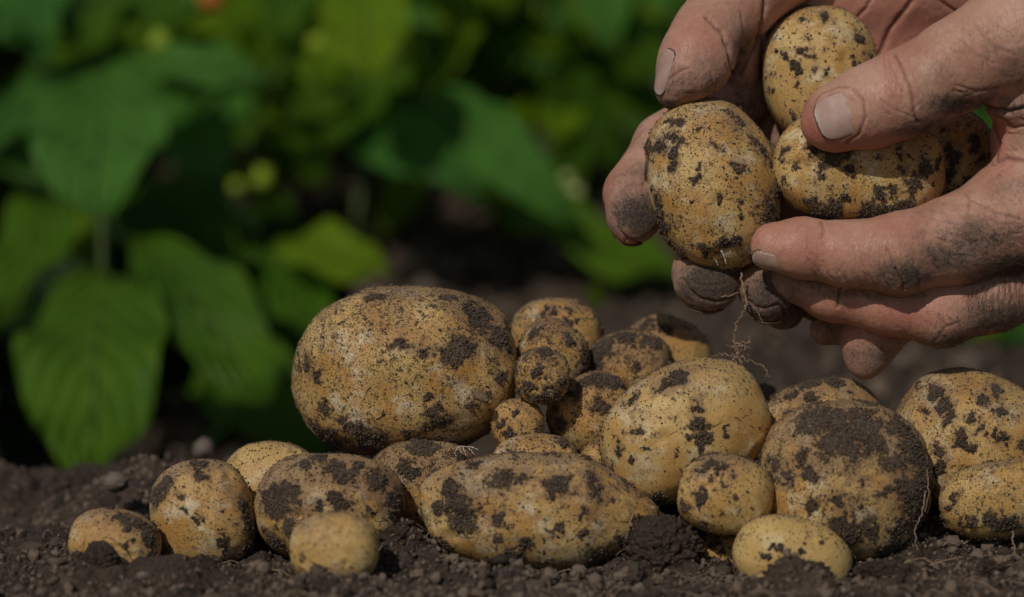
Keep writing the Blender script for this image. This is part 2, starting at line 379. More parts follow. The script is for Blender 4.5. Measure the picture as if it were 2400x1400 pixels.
# ------------------------------------------------------------------ potatoes
def rotm(a):
    a = math.radians(a); return np.array([[math.cos(a), -math.sin(a), 0], [math.sin(a), math.cos(a), 0], [0, 0, 1]])
def potato(label, c, ax, ang=0, taper=0, lump=.035, specks=.5, dusty=.3, clean=0, patches=(), amount=.0, seed=0, level=None, group="potatoes heaped on the soil", bend=0, eyes=5, extra=None, under=.5, box=2.35):
    if level is None: level = 8 if max(ax) > 120 else 7
    n, f = ico(level); rs = np.random.default_rng(100+seed)
    c = np.array(c, float); a = np.array(ax, float)
    s = 1+lump*1.5*fbm(n, .9, 2, .5, seed+11)+lump*.5*fbm(n, .35, 2, .5, seed+31)
    for _ in range(eyes):
        d = rs.normal(size=3); d[2] -= .6; d /= np.linalg.norm(d)
        q = np.linalg.norm(n-d, axis=1); s += -.030*np.exp(-(q/.085)**2)+.016*np.exp(-((q-.16)/.07)**2)*(n[:, 1] < d[1])
    l = n/((np.abs(n)**box).sum(1)**(1/box))[:, None]*s[:, None]
    if taper: l[:, 1:] *= (1+taper*np.clip(l[:, :1], -1, 1))
    if bend: l[:, 1] += bend*(l[:, 0]**2-.4)
    R = rotm(ang)
    if extra: l = extra(l, n)
    p = (l*a) @ R.T
    nn = (n/a); nn /= np.linalg.norm(nn, axis=1)[:, None]; nn = nn @ R.T
    q = p+c
    # dirt field: the patches the photograph shows, ragged, plus a few random ones
    d = np.full(len(p), -1.)
    qw = q+np.stack([fbm(q, 26, 3, .6, seed+21), fbm(q, 26, 3, .6, seed+22), 0*q[:, 0]], 1)*26
    for pt in patches:
        u, v, r = pt[:3]; st = pt[3] if len(pt) > 3 else 1.
        vis = (nn[:, 2] < .25)
        D2 = np.where(vis, np.hypot(q[:, 0]-u, q[:, 1]-v), 1e3)
        if vis.any():
            k = np.argmin(D2); dist = np.linalg.norm(qw-qw[k], axis=1)+D2[k]*.5
            d = np.maximum(d, st*(1.02-.92*dist/r))
    lf = fbm(q, 46, 4, .6, seed+3)
    d = np.maximum(d, (lf-.30+amount*.5)*2.6)
    d = np.maximum(d, (fbm(qw, 22, 3, .65, seed+5)-.50+amount*.4)*2.4)
    d = np.maximum(d, under*2*(nn[:, 1]-.80)*2.2)
    d += .55*fbm(q, 15, 4, .75, seed+7)+.25*fbm(q, 42, 2, .6, seed+17)
    d = np.clip(d, -.6, 1)
    m = sstep(.28, .62, d)
    disp = m*(1.6+2.2*np.abs(fbm(q, 5.5, 2, .6, seed+8)))
    disp += .45*fbm(q, 7, 2, .6, seed+9)*(.4+m)
    q = q+nn*disp[:, None]
    dust = np.clip(dusty+.55*(-nn[:, 1]-.25)+.25*fbm(q, 60, 2, .5, seed+13), 0, 1)
    Vv = W(q); loc = W(c+np.array([0, a[1]*.95, 0]))
    F = f[:, ::-1]  # mapping mirrors the handedness
    at = {'dirt': d, 'speck': np.full(len(q), specks), 'dust': dust, 'clean': np.full(len(q), clean)}
    # grains of soil standing on the patches and along the dusty top
    pr = m*.9+.05*specks+.12*dusty*(nn[:, 1] < -.35); pr[nn[:, 2] > .5] = 0
    cnt = int(min(5200, 650+np.prod(a)**(2/3)*(.06+.14*dusty+.2*m.mean())))
    idx = rs.choice(len(q), cnt, p=pr/pr.sum())
    rad = (.9+2.9*rs.random(cnt)**2.8)*np.where(m[idx] > .3, 1., .75)
    Vc, Fc = crumbs_at(q[idx]+nn[idx]*rad[:, None]*.35, rad, 1); Vc = W(Vc); nc = len(ico(1)[0])
    allv = np.concatenate([Vv, Vc]); off = len(Vv)
    for k, val in (('dirt', 1.), ('speck', 0.), ('dust', 1.), ('clean', 0.)):
        at[k] = np.concatenate([at[k], np.full(len(Vc), val)])
    o = mesh_np("potato", allv, np.concatenate([F, Fc[:, ::-1]+off]), M_POT, None, loc, at)
    tag(o, label, "potato", group)
    return o
def tail(l, n):   # narrow snout at the right end
    t = np.clip((l[:, 0]-.45)/.55, 0, 1); l[:, 1] = l[:, 1]*(1-.34*t)+.10*t; l[:, 2] *= 1-.3*t; l[:, 0] += .08*t*t
    return l
def hump(l, n):
    d = np.linalg.norm(n-np.array([.74, -.55, -.35]), axis=1); l *= (1+.16*np.exp(-(d/.38)**2))[:, None]; return l
po = {}
po['A'] = potato("largest potato, a huge freckled brown one at the back left of the heap", (952, 868, 80), (260, 196, 180), -5, taper=-.03, box=2.4, specks=.75, dusty=.3, seed=1,
   patches=[(1075, 820, 42), (1040, 830, 32), (940, 800, 16), (1120, 745, 60), (1170, 790, 50), (1050, 700, 30, .9), (860, 1035, 75), (760, 1020, 60), (950, 1040, 45), (1020, 960, 30), (1050, 985, 30), (1000, 930, 22), (745, 890, 28), (760, 960, 28), (800, 985, 30), (1175, 885, 30), (1110, 950, 22), (820, 1000, 24), (1205, 850, 60), (870, 700, 24, .8), (720, 860, 22)], amount=.06, eyes=6, lump=.05)
po['B'] = potato("yellow potato topmost of the heap, behind two smaller ones", (1303, 775+10, 262), (106, 90, 90), 0, specks=.55, dusty=.25, seed=2, patches=[(1300, 735, 22), (1325, 725, 14), (1340, 755, 12)])
po['C'] = potato("small potato with a dark soil patch right of the largest potato, above a tiny one", (1298, 830, 106), (86, 76, 76), 38, specks=.8, dusty=.35, seed=3, patches=[(1255, 775, 24), (1245, 790, 18), (1330, 790, 22), (1370, 850, 34), (1220, 800, 14)], level=7)
po['D'] = potato("tiny round dirty potato wedged beside the largest potato", (1272, 882, -48), (64, 66, 60), 0, specks=.9, dusty=.45, seed=4, patches=[(1300, 925, 24), (1260, 935, 24), (1320, 890, 20), (1240, 900, 18), (1275, 825, 26, .8), (1255, 870, 14)], amount=.15)
po['E'] = potato("brownish potato with a soil covered top, second row of the heap", (1475, 862, 182), (103, 88, 85), 0, specks=.7, dusty=.6, seed=5, patches=[(1420, 810, 45), (1400, 850, 40), (1480, 790, 36), (1540, 810, 34), (1560, 850, 30), (1470, 840, 14), (1490, 870, 12)], amount=.1)
po['F'] = potato("golden potato furthest back on the right of the heap, pale rim on its right", (1562, 842, 332), (108, 98, 90), 25, specks=.4, dusty=.3, seed=6, patches=[(1510, 760, 34, .8), (1560, 770, 20)])
po['G'] = potato("smallest round potato below the tiny dirty one, right of the largest potato", (1214, 997, -22), (62, 63, 56), 0, specks=.6, dusty=.3, seed=7, patches=[(1200, 1030, 24), (1170, 1000, 16), (1225, 1035, 20), (1210, 965, 10), (1260, 1010, 14)])
po['H'] = potato("yellow potato with a soil capped top in the middle of the heap", (1385, 968, 76), (104, 88, 85), -32, specks=.7, dusty=.3, seed=8, patches=[(1410, 890, 42), (1370, 900, 32), (1450, 900, 34), (1340, 925, 20), (1320, 1000, 18), (1410, 950, 20), (1450, 960, 18), (1300, 960, 14), (1440, 1010, 16)])
po['I'] = potato("big smooth oval yellow potato leaning on the heap's right side", (1602, 1012, -70), (204, 156, 150), -30, specks=.3, dusty=.25, clean=.35, seed=9, lump=.03, eyes=4,
   patches=[(1640, 985, 30), (1650, 1015, 28), (1635, 960, 22), (1640, 1050, 18), (1610, 1020, 14), (1590, 880, 30), (1560, 895, 28), (1450, 1050, 16), (1530, 1170, 40), (1600, 1170, 46), (1480, 1075, 16), (1700, 1010, 9), (1500, 1010, 12)])
po['J'] = potato("pale potato peeping over the long knobbly potato", (1255, 1088, -72), (103, 72, 64), 0, specks=.55, dusty=.25, seed=10, patches=[(1320, 1040, 26), (1200, 1060, 12)])
po['K'] = potato("long knobbly potato with a snout at its right end and big soil blotches", (1255, 1194, -170), (262, 140, 132), 2, specks=.55, dusty=.35, seed=12, lump=.055, extra=tail, eyes=8,
   patches=[(1075, 1175, 50), (1085, 1215, 44), (1060, 1140, 34), (1180, 1130, 34), (1150, 1135, 24), (1300, 1145, 38), (1325, 1125, 24), (1385, 1125, 26), (1400, 1150, 26), (1480, 1140, 26), (1310, 1240, 28), (1165, 1225, 26), (1240, 1275, 20), (1170, 1265, 16), (1050, 1280, 20), (1360, 1210, 14), (1420, 1080, 34, .9), (1300, 1065, 30, .8), (1370, 1070, 24, .8), (1200, 1310, 50), (1400, 1310, 60), (1120, 1090, 28, .8), (1020, 1200, 20)])
po['L'] = potato("dusty brown potato with a knob behind the long knobbly potato's left end", (985, 1145, -18), (128, 112, 100), 0, specks=.7, dusty=.6, seed=13, extra=hump, patches=[(950, 1095, 24), (970, 1115, 22), (990, 1050, 45, .9), (1080, 1075, 34, .9), (1020, 1105, 18), (1000, 1190, 14)])
po['M'] = potato("round brown potato with large soil blotches left of the long one, behind the blurred one", (772, 1188, -160), (174, 130, 122), 0, specks=.55, dusty=.5, seed=14, lump=.05,
   patches=[(650, 1190, 50), (640, 1150, 44), (690, 1150, 34), (790, 1105, 44), (830, 1110, 28), (720, 1090, 34, .9), (880, 1130, 44), (930, 1180, 44), (930, 1230, 40), (780, 1165, 22), (805, 1185, 26), (870, 1200, 14), (680, 1240, 30), (740, 1075, 40, .8), (650, 1270, 40), (770, 1160, 14)])
po['N'] = potato("pale clean potato behind two others at the left end of the row", (640, 1150, 32), (125, 113, 100), 0, specks=.35, dusty=.12, clean=.6, seed=15, lump=.025, amount=-.3, patches=[])
po['O'] = potato("egg shaped yellow potato, second from the left, with soil on its left shoulder", (475, 1208, -140), (122, 130, 110), -8, specks=.45, dusty=.3, seed=16,
   patches=[(370, 1150, 34), (395, 1130, 28), (515, 1275, 22), (525, 1290, 16), (455, 1212, 14), (465, 1225, 10), (430, 1195, 9), (585, 1220, 44), (575, 1180, 30), (470, 1085, 34, .8), (590, 1270, 40), (540, 1320, 34), (510, 1240, 8)])
po['P'] = potato("small potato at the far left with grey soil over its right half, half buried", (268, 1277, -240), (108, 82, 80), 10, specks=.25, dusty=.35, seed=17, patches=[(320, 1225, 34), (350, 1255, 42), (285, 1210, 30, .8), (300, 1235, 24), (350, 1300, 26), (290, 1280, 12)])
po['Q'] = potato("blurred clean yellow potato nearest the camera, in front of the row", (783, 1288, -400), (107, 88, 85), 0, specks=.15, dusty=.03, clean=.6, seed=18, lump=.03, amount=-.35, patches=[(735, 1385, 24), (850, 1365, 22), (700, 1350, 8)], under=0)
po['R'] = potato("small round speckled yellow potato perched above the front right one", (1700, 1160, -228), (113, 94, 85), 5, specks=.45, dusty=.3, clean=.3, seed=19, patches=[(1660, 1090, 28), (1640, 1105, 22), (1700, 1095, 16), (1640, 1170, 22), (1655, 1150, 12), (1605, 1185, 20), (1695, 1140, 12), (1720, 1160, 11), (1690, 1205, 9), (1760, 1190, 7), (1650, 1230, 14), (1690, 1230, 8)])
po['S'] = potato("clean kidney shaped yellow potato at the front right with a clod against it", (1857, 1310, -290), (141, 97, 95), 14, specks=.15, dusty=.1, clean=.9, seed=20, lump=.025, amount=-.35, bend=.05, patches=[(1825, 1288, 11), (1828, 1278, 8), (1875, 1292, 8), (1790, 1305, 7), (1805, 1303, 6), (1925, 1272, 8), (1770, 1310, 6), (1990, 1330, 12)], under=.1)
po['T'] = potato("big potato caked in grey soil on its top and right, behind the small round one", (1982, 1125, -128), (206, 187, 160), 0, specks=.6, dusty=.5, seed=21, lump=.045,
   patches=[(1960, 985, 86), (2030, 1000, 80), (1890, 985, 56), (1960, 1020, 60), (2050, 1040, 40), (2100, 1000, 60), (2140, 1060, 84), (2165, 1130, 84), (2150, 1200, 76), (2130, 1150, 50), (2090, 1080, 40), (1950, 1035, 44), (2000, 1050, 30), (1880, 1080, 30), (1820, 1090, 26), (1905, 1110, 24), (1810, 1130, 24), (1930, 1300, 30), (2040, 1250, 50), (2110, 1240, 44), (1980, 1230, 34), (2080, 1290, 50), (1965, 1180, 18), (2020, 1130, 16), (2080, 1150, 20), (1900, 1190, 14), (1850, 1220, 14), (2000, 1250, 40), (2030, 945, 40)])
po['U'] = potato("potato with a cracked skin and crumbly top behind the soil caked one", (1925, 1002, 94), (148, 112, 100), -12, specks=.5, dusty=.4, seed=22, patches=[(1900, 900, 36), (1950, 895, 30), (1860, 925, 24), (1905, 935, 20), (1990, 920, 10), (1850, 965, 14), (2000, 925, 9), (1820, 1000, 10)])
po['V'] = potato("large orange brown potato at the right edge, upper one", (2275, 1045, 58), (190, 172, 150), 20, specks=.5, dusty=.3, seed=23, lump=.05, patches=[(2215, 955, 30), (2225, 970, 22), (2250, 1035, 24), (2285, 1050, 20), (2240, 1045, 16), (2200, 1060, 18), (2300, 930, 22), (2330, 910, 20), (2200, 915, 24), (2350, 1025, 16), (2390, 1040, 14), (2260, 1115, 28), (2200, 1090, 30), (2330, 1010, 10), (2275, 975, 10), (2170, 960, 12)], amount=.05)
po['X'] = potato("flat yellow potato at the lower right edge, soil stuck to its underside", (2358, 1170, -144), (156, 90, 90), -8, specks=.6, dusty=.2, clean=.4, seed=24, patches=[(2235, 1165, 18), (2225, 1190, 14), (2350, 1230, 34), (2320, 1220, 26), (2380, 1225, 26), (2280, 1225, 16), (2250, 1220, 16)])
po['Z'] = potato("sliver of a tiny potato between the middle ones", (1405, 1075, 22), (45, 40, 40), 0, specks=.4, dusty=.2, seed=25)
po['AA'] = potato("buried tiny potato showing under the small round one", (1712, 1288, -150), (72, 44, 40), 0, specks=.3, dusty=.4, seed=26, patches=[(1680, 1270, 20)])
HG = "potatoes held in the hands"
po['h1'] = potato("dirty oval potato gripped under the thumb of the hand behind, lowest in the hands", (1670, 432, 0), (154, 206, 150), -14, taper=0, box=2.15, specks=.55, dusty=.3, seed=31, group=HG, lump=.035,
   patches=[(1545, 470, 34, .9), (1550, 520, 50), (1570, 570, 40), (1540, 350, 34, .8), (1515, 400, 34, .9), (1735, 400, 20), (1725, 415, 14), (1640, 390, 10), (1800, 490, 44), (1815, 450, 30), (1810, 540, 30), (1690, 575, 34), (1660, 585, 30), (1720, 570, 24), (1740, 290, 24, .9), (1770, 330, 22, .9), (1600, 590, 20), (1630, 420, 12), (1690, 465, 8), (1780, 580, 22)], amount=.05)
po['h2'] = potato("clean golden potato standing upright in the palm, topmost of the held ones", (1924, 175, 136), (138, 164, 120), -6, specks=.3, dusty=.2, clean=.3, seed=32, group=HG, patches=[(1870, 165, 15), (1865, 155, 10), (1870, 195, 12), (1855, 265, 10), (1930, 40, 22, .9), (1880, 45, 14), (1850, 90, 8), (2010, 90, 16), (2040, 130, 12), (2000, 130, 8)])
po['h3'] = potato("potato pinched beneath the front hand's thumb", (2012, 388, -20), (202, 136, 122), 4, box=2.5, specks=.5, dusty=.25, clean=.2, seed=33, group=HG, lump=.04,
   patches=[(1955, 365, 34), (1990, 370, 30), (1910, 350, 34, .9), (1840, 350, 20), (1870, 390, 16), (1835, 420, 14), (1990, 400, 18), (1925, 395, 14), (1980, 460, 20), (2060, 450, 24), (2080, 440, 20), (2110, 350, 14), (2110, 395, 14), (2140, 440, 44), (2160, 400, 30), (2120, 480, 40), (2040, 500, 50), (1940, 500, 44), (2055, 370, 10), (2200, 380, 22), (1960, 485, 30), (1890, 470, 20)], amount=.05)
po['h4'] = potato("half hidden potato seen through the ring of thumb and forefinger", (2222, 368, 132), (112, 116, 90), 0, specks=.4, dusty=.4, seed=34, group=HG, patches=[(2240, 370, 24), (2220, 345, 20), (2285, 320, 18), (2300, 370, 18), (2220, 410, 18), (2260, 420, 14), (2290, 345, 14)])

# sprout bud and crack on particular potatoes
def px_tube(name, pts, r, m, parent, label=None):
    Vv, F = tube(W(np.array(pts, float)), np.array(r)*K, 10)
    # rounded end
    o = mesh_np(name, Vv, F, m, parent, W(np.array(pts[0], float))); return o
b = Bag()
Vv, F = tube(W(np.array([(1118, 925, -88), (1128, 930, -98), (1138, 936, -106), (1141, 939, -110)], float)), np.array([14, 11, 8.5, 6])*K, 14); b.add(Vv, F)
Vv, F = tube(W(np.array([(1140, 938, -108), (1143, 940, -116)], float)), np.array([7, 1])*K, 10); b.add(Vv, F)
b.build("sprout", M_SPROUT, po['A'], W(np.array([1120, 925, -90.])))

# ------------------------------------------------------------------ hands (implicit surface, polygonised)
def surface_nets(F, org, h):
    s = F < 0; nx_, ny_, nz_ = F.shape
    c = np.zeros((nx_-1, ny_-1, nz_-1), np.int8)
    for i in (0, 1):
        for j in (0, 1):
            for k in (0, 1): c += s[i:nx_-1+i, j:ny_-1+j, k:nz_-1+k]
    act = np.argwhere((c > 0) & (c < 8)); idx = -np.ones(c.shape, np.int32); idx[tuple(act.T)] = np.arange(len(act))
    acc = np.zeros((len(act), 3)); cnt = np.zeros(len(act))
    cs = [(i, j, k) for i in (0, 1) for j in (0, 1) for k in (0, 1)]
    for a in cs:
        for ax in range(3):
            if a[ax]: continue
            b_ = list(a); b_[ax] = 1
            fa = F[tuple((act+a).T)]; fb = F[tuple((act+b_).T)]; m = (fa < 0) != (fb < 0)
            t = np.where(m, fa/(fa-fb+1e-12), 0); p = np.array(a, float)[None].repeat(len(act), 0); p[:, ax] = t
            acc += p*m[:, None]; cnt += m
    V = (acc/cnt[:, None]+act)*h+org
    Q = []
    for ax in range(3):
        o = [0, 1, 2]; o.remove(ax); sl0 = [slice(1, -1)]*3; sl0[ax] = slice(0, -1); sl1 = [slice(1, -1)]*3; sl1[ax] = slice(1, None)
        A_ = s[tuple(sl0)]; B_ = s[tuple(sl1)]
        e = np.argwhere(A_ != B_); fl = A_[tuple(e.T)]
        e = e+np.array([0 if q == ax else 1 for q in range(3)])
        def ce(d1, d2):
            x = e.copy(); x[:, o[0]] -= d1; x[:, o[1]] -= d2; return idx[tuple(x.T)]
        q = np.stack([ce(1, 1), ce(0, 1), ce(0, 0), ce(1, 0)], 1)
        flip = fl if ax != 1 else ~fl
        q[~flip] = q[~flip][:, ::-1]
        Q.append(q)
    Q = np.concatenate(Q); return V, Q[(Q >= 0).all(1)]
class Field:
    def __init__(s, lo, hi, h):
        s.lo = np.array(lo, float); s.h = h; s.n = np.ceil((np.array(hi)-lo)/h).astype(int)+1
        s.F = np.full(tuple(s.n), 60., np.float32)
    def box(s, lo, hi):
        a = np.clip(np.floor((np.array(lo)-s.lo)/s.h).astype(int), 0, s.n); b_ = np.clip(np.ceil((np.array(hi)-s.lo)/s.h).astype(int)+1, 0, s.n)
        sl = tuple(slice(x, y) for x, y in zip(a, b_))
        g = [(np.arange(x, y, dtype=np.float32)*s.h+l) for x, y, l in zip(a, b_, s.lo)]
        return sl, g
def cone_d(g, p, q, r0, r1):
    ba = np.array(q, np.float32)-np.array(p, np.float32); L2 = float(ba @ ba)+1e-6
    x = g[0][:, None, None]-p[0]; y = g[1][None, :, None]-p[1]; zz = g[2][None, None, :]-p[2]
    t = np.clip((x*ba[0]+y*ba[1]+zz*ba[2])/L2, 0, 1)
    return np.sqrt((x-t*ba[0])**2+(y-t*ba[1])**2+(zz-t*ba[2])**2)-(r0+(r1-r0)*t)
def ell_d(g, c, a, ang=0):
    ca, sa = math.cos(math.radians(ang)), math.sin(math.radians(ang))
    x = g[0][:, None, None]-c[0]; y = g[1][None, :, None]-c[1]; zz = g[2][None, None, :]-c[2]
    X_ = (x*ca+y*sa)/a[0]; Y_ = (-x*sa+y*ca)/a[1]; Z_ = zz/a[2]
    k0 = np.sqrt(X_**2+Y_**2+Z_**2); k1 = np.sqrt((X_/a[0])**2+(Y_/a[1])**2+(Z_/a[2])**2)+1e-6
    return k0*(k0-1)/k1
def smin(a, b, k):
    h = np.maximum(k-np.abs(a-b), 0)/k; return np.minimum(a, b)-h*h*k*.25
def build_hand(spec, lo, hi, h, label_loc):
    """spec: list of groups (k_union, [prims]); prim = ('c',p,r,q,r,k) round cone, ('e',c,axes,ang,k) ellipsoid"""
    fd = Field(lo, hi, h)
    for kun, prims in spec:
        G = np.full(tuple(fd.n), 60., np.float32)
        for pr in prims:
            if pr[0] == 'c':
                _, p, r0, q, r1, k = pr; m = max(r0, r1)+60
                sl, g = fd.box(np.minimum(p, q)-m, np.maximum(p, q)+m)
                if 0 in G[sl].shape: continue
                G[sl] = smin(G[sl], cone_d(g, p, q, r0, r1), k)
            elif pr[0] == 'e':
                _, c, a, an, k = pr; m = max(a)+60
                sl, g = fd.box(np.array(c)-m, np.array(c)+m)
                if 0 in G[sl].shape: continue
                G[sl] = smin(G[sl], ell_d(g, c, a, an), k)
            else:  # carve
                _, p, r0, q, r1, k = pr; m = max(r0, r1)+60
                sl, g = fd.box(np.minimum(p, q)-m, np.maximum(p, q)+m)
                if 0 in G[sl].shape: continue
                G[sl] = -smin(-G[sl], cone_d(g, p, q, r0, r1), k)
        fd.F = smin(fd.F, G, kun)
    V, Q = surface_nets(fd.F, fd.lo, h)
    lab = np.arange(len(V)); E = np.concatenate([Q[:, [0, 1]], Q[:, [1, 2]], Q[:, [2, 3]], Q[:, [3, 0]]])
    while True:
        m_ = np.minimum(lab[E[:, 0]], lab[E[:, 1]]); l2 = lab.copy(); np.minimum.at(l2, E[:, 0], m_); np.minimum.at(l2, E[:, 1], m_); l2 = l2[l2]
        if (l2 == lab).all(): break
        lab = l2
    big = np.bincount(lab).argmax(); kp = lab == big; rem = np.cumsum(kp)-1; Q = rem[Q[kp[Q[:, 0]]]]; V = V[kp]
    # gentle smoothing
    E = np.concatenate([Q[:, [0, 1]], Q[:, [1, 2]], Q[:, [2, 3]], Q[:, [3, 0]]])
    deg = np.bincount(E.ravel(), minlength=len(V)).astype(float)
    for _ in range(3):
        S = np.zeros_like(V)
        for ax in range(3):
            S[:, ax] = np.bincount(E[:, 0], V[E[:, 1], ax], len(V))+np.bincount(E[:, 1], V[E[:, 0], ax], len(V))
        V = V*.4+S/np.maximum(deg, 1)[:, None]*.6
    gn = np.stack(np.gradient(fd.F), -1)
    ii = np.clip(np.round((V-fd.lo)/h).astype(int), 0, fd.n-1); nrm = gn[tuple(ii.T)]; nrm /= np.linalg.norm(nrm, axis=1)[:, None]+1e-9
    return V, Q, nrm, fd
def seg_dist(P2, poly):
    d = np.full(len(P2), 1e9)
    for a, b_ in zip(poly[:-1], poly[1:]):
        a = np.array(a, float); b_ = np.array(b_, float); ba = b_-a
        t = np.clip(((P2-a) @ ba)/(ba @ ba+1e-9), 0, 1); d = np.minimum(d, np.linalg.norm(P2-a-t[:, None]*ba, axis=1))
    return d
def detail(V, nrm, dirt, red, creases, seed, wmax=400, base_dirt=.0):
    """creases: (polyline px, depth px, width px, wlo, whi)"""
    D = np.full(len(V), base_dirt); R = np.zeros(len(V)); CR = np.zeros(len(V)); disp = np.zeros(len(V))
    front = sstep(.35, -.1, nrm[:, 2])
    for (u, v, w0, rx, ry, s) in dirt:
        q = ((V[:, 0]-u)/rx)**2+((V[:, 1]-v)/ry)**2+((V[:, 2]-w0)/(max(rx, ry)*1.6))**2; D = np.maximum(D, s*np.exp(-q*.9)) if s > 0 else D*(1+s*np.exp(-q*.9))
    for (u, v, w0, rx, ry, s) in red:
        q = ((V[:, 0]-u)/rx)**2+((V[:, 1]-v)/ry)**2+((V[:, 2]-w0)/(max(rx, ry)*1.6))**2; R = np.maximum(R, s*np.exp(-q))
    jig = np.stack([fbm(V, 22, 2, .5, seed+1), fbm(V, 22, 2, .5, seed+2)], 1)*3.0
    for (poly, dep, wid, w0, w1) in creases:
        m = (V[:, 2] > w0) & (V[:, 2] < w1) & (front > 0)
        d = seg_dist(V[m][:, :2]+jig[m], poly); g_ = np.exp(-(d/(wid*.72))**2)
        disp[m] -= dep*g_*front[m]; disp[m] += dep*.12*np.exp(-((d-wid*2.2)/(wid*1.4))**2)*front[m]
        CR[m] = np.maximum(CR[m], g_*front[m]*min(1, dep/4))
    disp += 1.6*fbm(V, 38, 3, .5, seed+3)+.7*fbm(V, 10, 2, .6, seed+4)*(.4+D)
    D = D+.22*fbm(V, 60, 3, .6, seed+5)*(D > .05)
    return V+nrm*disp[:, None], np.clip(D, 0, 1.2), np.clip(R, 0, 1), CR
def chain(pts, k=26):
    """pts: (u,v,w,r) from tip to root"""
    return [('c', tuple(a[:3]), a[3], tuple(b_[:3]), b_[3], k) for a, b_ in zip(pts[:-1], pts[1:])]

def nail(hand, fd, c, ax_len, ax_wid, hl, hw, lift=2.5, curv=.35, dirt=(), square=3.2, thick=3.0, free=0.):
    """a curved nail plate that follows the finger surface; ax_len points to the free edge"""
    c = np.array(c, float); T = np.array(ax_len, float); T /= np.linalg.norm(T); B = np.array(ax_wid, float); B -= T*(B @ T); B /= np.linalg.norm(B)
    Nn = np.cross(T, B); 
    n1, n2 = 30, 34
    s = np.linspace(-1, 1, n1); t = np.linspace(-1, 1, n2)
    S_, T_ = np.meshgrid(s, t, indexing='ij'); S_ = S_.ravel(); T_ = T_.ravel()
    # superellipse outline
    rr = (np.abs(S_)**square+np.abs(T_)**square)**(1/square); mx = np.maximum(np.abs(S_), np.abs(T_)); f_ = np.where(rr > 0, mx/np.maximum(rr, 1e-6), 1)
    S2, T2 = S_*f_, T_*f_
    # surface point and outward normal from the field
    def samp(p):
        ii = np.clip((p-fd.lo)/fd.h, 0, fd.n-1.001); i0 = ii.astype(int); fr = ii-i0; o = 0
        for a in (0, 1):
            for b_ in (0, 1):
                for d in (0, 1):
                    o = o+fd.F[i0[:, 0]+a, i0[:, 1]+b_, i0[:, 2]+d]*(fr[:, 0] if a else 1-fr[:, 0])*(fr[:, 1] if b_ else 1-fr[:, 1])*(fr[:, 2] if d else 1-fr[:, 2])
        return o
    def grad(p):
        e = 3.; return np.array([(samp(p[None]+np.eye(3)[k]*e)-samp(p[None]-np.eye(3)[k]*e))[0] for k in range(3)])/(2*e)
    for _ in range(12):
        g_ = grad(c); c = c-g_*samp(c[None])[0]
    g_ = grad(c); g_ /= np.linalg.norm(g_)
    T = T-g_*(T @ g_); T /= np.linalg.norm(T); B = np.cross(g_, T); B /= np.linalg.norm(B); Nn = g_
    P = c+T*(T2*hl)[:, None]+B*(S2*hw)[:, None]
    P0 = P+Nn*12; lo_ = np.full(len(P), -60.); hi_ = np.full(len(P), 25.)
    for _ in range(22):
        mid = (lo_+hi_)/2; ins = samp(P+Nn*mid[:, None]) < 0; lo_ = np.where(ins, mid, lo_); hi_ = np.where(ins, hi_, mid)
    hgt = lo_
    ideal = -curv*hw*S2**2-.10*hl*T2**2
    H_ = np.where(np.abs(T2) < .9, hgt*.5+ideal*.5, hgt*.5+ideal*.5)+lift+free*np.clip(T2, 0, 1)**2
    rim = np.clip((1-mx)/.09, 0, 1); H_ = H_-(1-rim)**2*lift*1.6*(T2 < .7)
    top = P+Nn*H_[:, None]; bot = top-Nn*thick
    V_ = np.concatenate([top, bot]); m = len(top)
    i = (np.arange(n1-1)[:, None]*n2+np.arange(n2-1)[None]).ravel()
    Ft = np.stack([i, i+1, i+n2+1, i+n2], 1); Fb = Ft[:, ::-1]+m
    ring = np.concatenate([np.arange(n2), np.arange(1, n1)*n2+n2-1, (n1-1)*n2+np.arange(n2-2, -1, -1), np.arange(n1-2, 0, -1)*n2])
    r2 = np.roll(ring, -1); Fs = np.stack([ring, ring+m, r2+m, r2], 1)
    dd = np.zeros(len(V_))
    mm = np.tile(mx, 2); dd = .75*np.clip((mm-.86)/.14, 0, 1)
    for (a, b_, r, st) in dirt: dd = np.maximum(dd, st*np.exp(-(((np.tile(S2, 2)-a)**2+(np.tile(T2, 2)-b_)**2)/r**2)))
    o = mesh_np("fingernail", W(V_), np.concatenate([Ft, Fb, Fs]), M_NAIL, hand, W(c), {'dirt': dd}, True, np.tile(np.stack([(S2+1)/2, (T2+1)/2], 1), (2, 1)))
    bm = bmesh.new(); bm.from_mesh(o.data); bmesh.ops.remove_doubles(bm, verts=bm.verts, dist=1e-7); bmesh.ops.recalc_face_normals(bm, faces=bm.faces); bm.to_mesh(o.data); bm.free()
    return o

person = empty("person", W(np.array([2300, 500, 200.])))
tag(person, "two bare soil-smeared hands cupping four freshly dug potatoes", "person")

